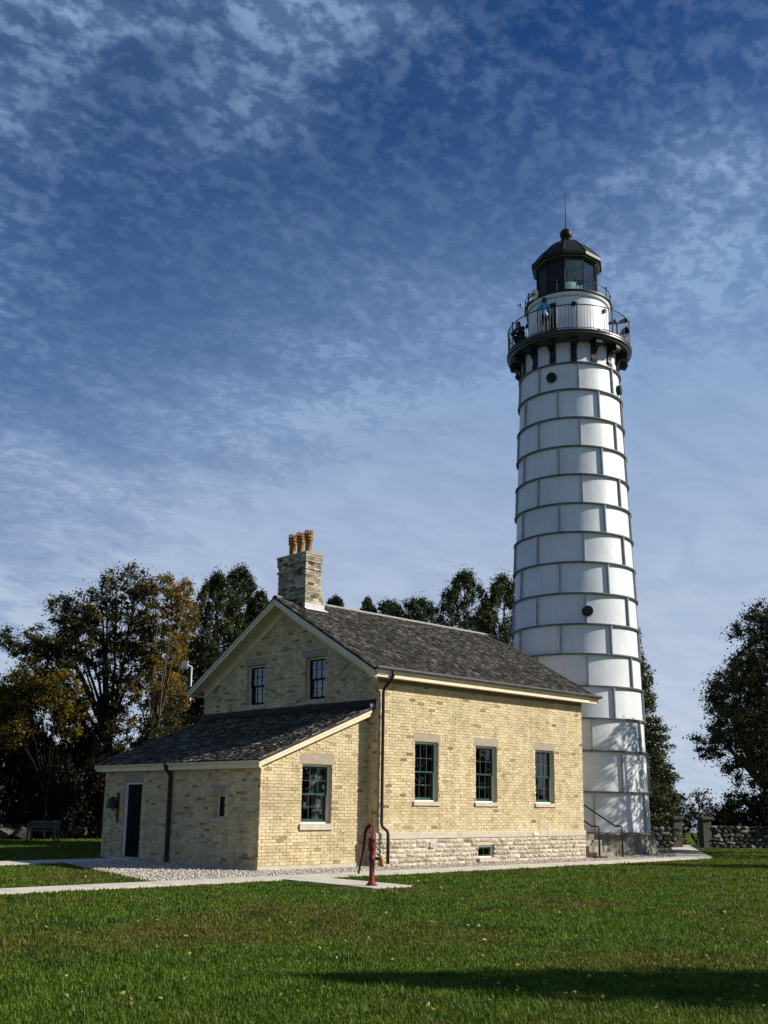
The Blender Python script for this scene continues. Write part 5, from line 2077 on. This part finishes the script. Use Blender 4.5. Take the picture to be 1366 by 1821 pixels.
# left of the house
leafy('tall spreading tree with olive brown leaves and open limbs left of the house', 183, 1300,
      [(218, 1045, 50, 42), (150, 1085, 66, 34), (62, 1142, 68, 26), (195, 1120, 85, 40), (100, 1185, 62, 26), (225, 1185, 60, 45), (150, 1150, 70, 30), (185, 1260, 60, 40)], 46, BROWNF, 52000, 0.060, BARK, 0.16, 20, 520, 0.40, seed=3)
leafy('golden autumn tree between the spreading tree and the evergreens', 262, 1320,
      [(300, 1055, 42, 36), (275, 1100, 35, 35), (325, 1100, 26, 40), (290, 1160, 46, 40), (255, 1225, 40, 32), (300, 1235, 35, 40)], 45.0, GOLDF, 28000, 0.054, BARKP, 0.10, 22, 360, 0.35, seed=4)
leafy('low yellowing tree at the picture edge under the spreading tree', 75, 1400,
      [(105, 1235, 45, 42), (45, 1225, 55, 32), (125, 1285, 35, 30), (20, 1290, 40, 40)], 45.2, OCHREF, 34000, 0.060, BARKD, 0.07, 14, 350, 0.42, seed=5)
cedar('dark cedar filling the gap between the spreading tree and lean-to', 150, 1300, 49.5, 70, 26000, DARKF, 'dark evergreens left of the house', shape=0.6, leaf=0.065)
leafy('brown thicket behind the lean-to roof', 232, 1420, [(232, 1310, 55, 40), (290, 1310, 45, 45), (260, 1350, 60, 40), (200, 1360, 50, 40)], 45, BROWNF, 16000, 0.058, BARK, 0.06, 16, 220, 0.36, cat='shrub', name='thicket', seed=16, group='bushes', wand=0.4)
leafy('small red and yellow bush peeping over the lean-to roof', 341, 1330, [(341, 1285, 16, 18), (338, 1300, 22, 14)], 38, YSHRUBF, 1500, 0.06, BARK, 0.03, 4, 30, 0.18, 0.4 and 0.4, cat='bush', name='bush', seed=6, group='bushes')
GL = 'dark evergreens left of the house'
for u_, v_, D_, hp, lab in ((388, 1018, 48, 102, 'pointed dark cedar next to the golden tree, left of the gable'), (428, 1006, 50, 102, 'tallest pointed dark cedar left of the gable peak'),
                            (464, 1050, 49, 66, 'shorter dark cedar tucked against the gable slope')):
    cedar(lab, u_, v_, D_, hp, 72000, CEDAR, GL, leaf=0.055)
for u_, v_, D_, hp, lab in ((8, 1225, 48, 95, 'dark cedar at the picture edge behind the boulders'), (62, 1300, 49, 85, 'dark low cedar right behind the wooden bench'),
                            (128, 1330, 49, 80, 'dark low cedar behind the boulder between bench and house'), (338, 1130, 50, 80, 'dark cedar behind the small floodlight'),
                            (188, 1375, 48.5, 55, 'low dark cedar just beside the lean-to corner'), (-75, 1190, 47, 100, 'dark cedar just past the picture edge')):
    cedar(lab, u_, v_, D_, hp, 34000, DARKF, GL, shape=0.6, leaf=0.07)
# behind the house roof
for u_, v_, D_, hp, lab in ((597, 1058, 60, 50, 'thin treetop just right of the chimney above the ridge'), (653, 1060, 62, 38, 'small pointed treetop above the middle of the ridge'),
                            (693, 1068, 60, 84, 'rounded olive treetop above the ridge'), (742, 1064, 58, 100, 'broad olive treetop above the ridge left of the tall cedars')):
    cedar(lab, u_, v_, D_, hp, 36000, CEDAR, 'treetops above the house ridge', skirt=0.55, shape=0.55, leaf=0.06)
cedar('tall green cedar rising behind the ridge', 826, 1016, 52, 112, 95000, CEDAR, shape=0.66, leaf=0.055)
cedar('tall green cedar half hidden behind the white tower', 896, 1022, 53, 112, 95000, CEDAR, shape=0.66, leaf=0.055)


# spruce with drooping tiers, behind the tower
def spruce():
    D = 46.5
    top = along(1118, 1105, D)
    H = top[2]
    base = np.array((top[0], top[1], 0))
    t = thing('spruce_tree', 'spruce with drooping sunlit tiers standing behind the tower foot', 'tree', tuple(base))
    m__ = MB()
    m__.tube([base - (0, 0, 0.1), base + (0, 0, H)], [0.2, 0.02], 8)
    m__.build('trunk', BARK, t)
    r0 = random.Random(77)
    lm = MB()
    pts = []
    z = 0.5
    while z < H - 0.1:
        f = 1 - z / H
        for q in range(11):
            a_ = r0.uniform(0, 2 * math.pi)
            ln = (0.25 + 2.25 * f ** 0.85) * r0.uniform(0.75, 1.1)
            dr = np.array((math.cos(a_), math.sin(a_), 0))
            pl_ = []
            for j in range(6):
                tt = j / 5
                pl_.append(np.array((base[0], base[1], z)) + dr * ln * tt + np.array((0, 0, 0.18 * tt - 0.62 * ln * 0.42 * tt * tt + 0.10 * tt ** 4)))
            lm.tube(pl_, [0.03, 0.025, 0.02, 0.014, 0.01, 0.005], 4, False)
            n = int(34 * ln + 14)
            for j in range(n):
                tt = r0.random() ** 0.6
                i = min(4, int(tt * 5))
                p_ = pl_[i] + (pl_[i + 1] - pl_[i]) * (tt * 5 - i)
                sd = r0.gauss(0, 0.20 * (1.15 - tt) * ln ** 0.5 + 0.05)
                pts.append(p_ + np.array((-dr[1], dr[0], 0)) * sd + np.array((0, 0, -abs(r0.gauss(0, 0.12)) - 0.15 * abs(sd))))
        z += 0.46 * (0.5 + 0.5 * f) + 0.02
    lm.build('twigs', BARK, t)['kind'] = 'stuff'
    Pp = np.array(pts)
    Pp = np.repeat(Pp, 4, 0) + nrg.normal(0, 0.07, (len(Pp) * 4, 3))
    tn = np.clip(nrg.normal(0.5, 0.24, len(Pp)), 0, 1)
    crown_obj('crown', Pp, np.full(len(Pp), 0.06), tn, SPRUCEF, t, up_bias=0.3)


spruce()
# right of the tower
leafy('big dark cedar spreading in from the picture edge beside the stone wall', 1392, 1420,
      [(1365, 1140, 62, 72), (1390, 1130, 60, 70), (1395, 1240, 130, 75), (1345, 1225, 85, 60), (1375, 1310, 140, 60), (1310, 1325, 70, 42), (1440, 1340, 90, 60), (1350, 1370, 85, 35)], 42, CEDAR, 105000, 0.055, BARK, 0.24, 24, 760, 0.40,
      depth=2.2, group='trees by the stone wall', name='cedar_tree', seed=12)
leafy('thin half bare shrub growing over the stone wall by the pillars', 1238, 1500, [(1238, 1440, 42, 36), (1262, 1455, 34, 26), (1215, 1455, 20, 22)], 48, SHRUBF, 2600, 0.06, BARK, 0.03, 12, 90, 0.28, cat='shrub', name='shrub', seed=13, group='shrubs by the stone wall', wand=0.3)
leafy('dense dark shrub behind the stone wall under the big cedar', 1330, 1490, [(1330, 1445, 50, 32), (1380, 1440, 50, 40), (1300, 1465, 30, 20)], 48.5, DARKF, 16000, 0.075, BARK, 0.05, 8, 120, 0.38, cat='shrub', name='shrub', seed=14, group='shrubs by the stone wall')
leafy('sunlit yellow green shrub over the stone wall', 1285, 1495, [(1285, 1462, 26, 14), (1300, 1455, 12, 12)], 48, YSHRUBF, 2500, 0.06, BARK, 0.03, 5, 40, 0.22, cat='shrub', name='shrub', seed=15, group='shrubs by the stone wall')
cedar('dark cedar added at the picture edge to cast shade on the tower', 1440, 1085, 39.0, 85, 9000, CEDAR, 'trees by the stone wall', shape=0.5, leaf=0.055)  # extra tree put in to dapple the tower foot with shadow
cedar('dark cedar low behind the spruce and pillars', 1165, 1330, 50, 40, 12000, DARKF, 'trees by the stone wall')
# evergreens past the picture edge whose shade falls across the lawn
GS = 'evergreens past the picture edge that shade the lawn'
cedar('slender cedar outside the view shading the near lawn', 3100, 0, 21, 1.9, 22000, DARKF, GS, ht=10.6, xy=(-0.3, -24.6))
cedar('broad cedar outside the view shading the near lawn', 3300, 0, 22, 2.9, 26000, DARKF, GS, ht=9.0, xy=(-0.6, -24.6))
cedar('cedar outside the view shading the far lawn edge', 2000, 0, 30, 1.6, 10000, DARKF, GS, ht=7.5, xy=(15.5, -11.5))


# ------------------------------------------------------------------ fallen leaves
def fallen():
    protos = []
    for k in range(9):
        r0 = random.Random(900 + k)
        n = 8
        vs = [(0, 0, 0.012)]
        for i in range(n):
            a_ = 2 * math.pi * i / n
            rr = (1.0 if i % 2 else 0.62) * r0.uniform(0.8, 1.1)
            vs.append((rr * math.cos(a_), 0.72 * rr * math.sin(a_), 0.25 * r0.random() + 0.15 * math.cos(2 * a_)))
        me = bpy.data.meshes.new('leaf')
        me.from_pydata(vs, [], [(0, i + 1, (i + 1) % n + 1) for i in range(n)])
        at = me.attributes.new('tone', 'FLOAT', 'FACE')
        at.data.foreach_set('value', np.full(n, r0.random(), np.float32))
        me.materials.append(FALLEN)
        protos.append(me)
    r0 = random.Random(404)
    cnt = 0
    while cnt < 170:
        u_, v_ = r0.uniform(-40, 1400), 1560 + 250 * r0.random() ** 1.2
        if u_ < 500 and r0.random() < 0.55:
            continue
        d = FWD + RGT * (u_ - 683) / FPX - UPV * (v_ - 910.5 - SHY) / FPX
        p_ = CAM + d * (-CAM[2] / d[2])
        if not bool(lawn_mask(np.array([p_[0]]), np.array([p_[1]]))[0]):
            continue
        s_ = r0.uniform(0.02, 0.040)
        mw = Matrix.Translation((p_[0], p_[1], r0.uniform(0.03, 0.055))) @ Matrix.Rotation(r0.uniform(0, 6.28), 4, 'Z') @ Matrix.Rotation(r0.gauss(0, 0.5), 4, 'X') @ Matrix.Rotation(r0.gauss(0, 0.4), 4, 'Y') @ Matrix.Diagonal((s_, s_, s_, 1))
        o = link('fallen_leaf', r0.choice(protos), mw=mw)
        tag(o, 'small yellow leaf fallen on the mown lawn', 'leaf', 'yellow leaves scattered on the lawn')
        cnt += 1


fallen()


# ------------------------------------------------------------------ unseen woods behind the viewer, added so the window panes reflect dark trees
def woods():
    C, sz = [], []
    r0 = random.Random(515)
    for k in range(125):
        a_ = r0.uniform(0, 2 * math.pi)
        d_ = r0.uniform(66, 88)
        p_ = np.array((2 + d_ * math.cos(a_), 0 + d_ * math.sin(a_), 0))
        v_ = p_ - CAM
        if v_ @ FWD > 0.45 * np.linalg.norm(v_):
            continue
        H = r0.uniform(10, 14)
        n = 700
        f = nrg.random(n)
        rr = (0.4 + 3.4 * (1 - f) ** 0.7) * nrg.random(n) ** 0.5
        aa = nrg.uniform(0, 6.28, n)
        C.append(np.stack([p_[0] + rr * np.cos(aa), p_[1] + rr * np.sin(aa), f * H], -1))
    C = np.concatenate(C)
    V, F, t_ = quads(C, np.full(len(C), 0.50), nrg.random(len(C)))
    tag(link('far_woods', fast_mesh('far_woods', V, F, t_, DARKF)), 'unseen belt of dark woods added behind the viewer for the window reflections', 'woods', kind='stuff')


woods()
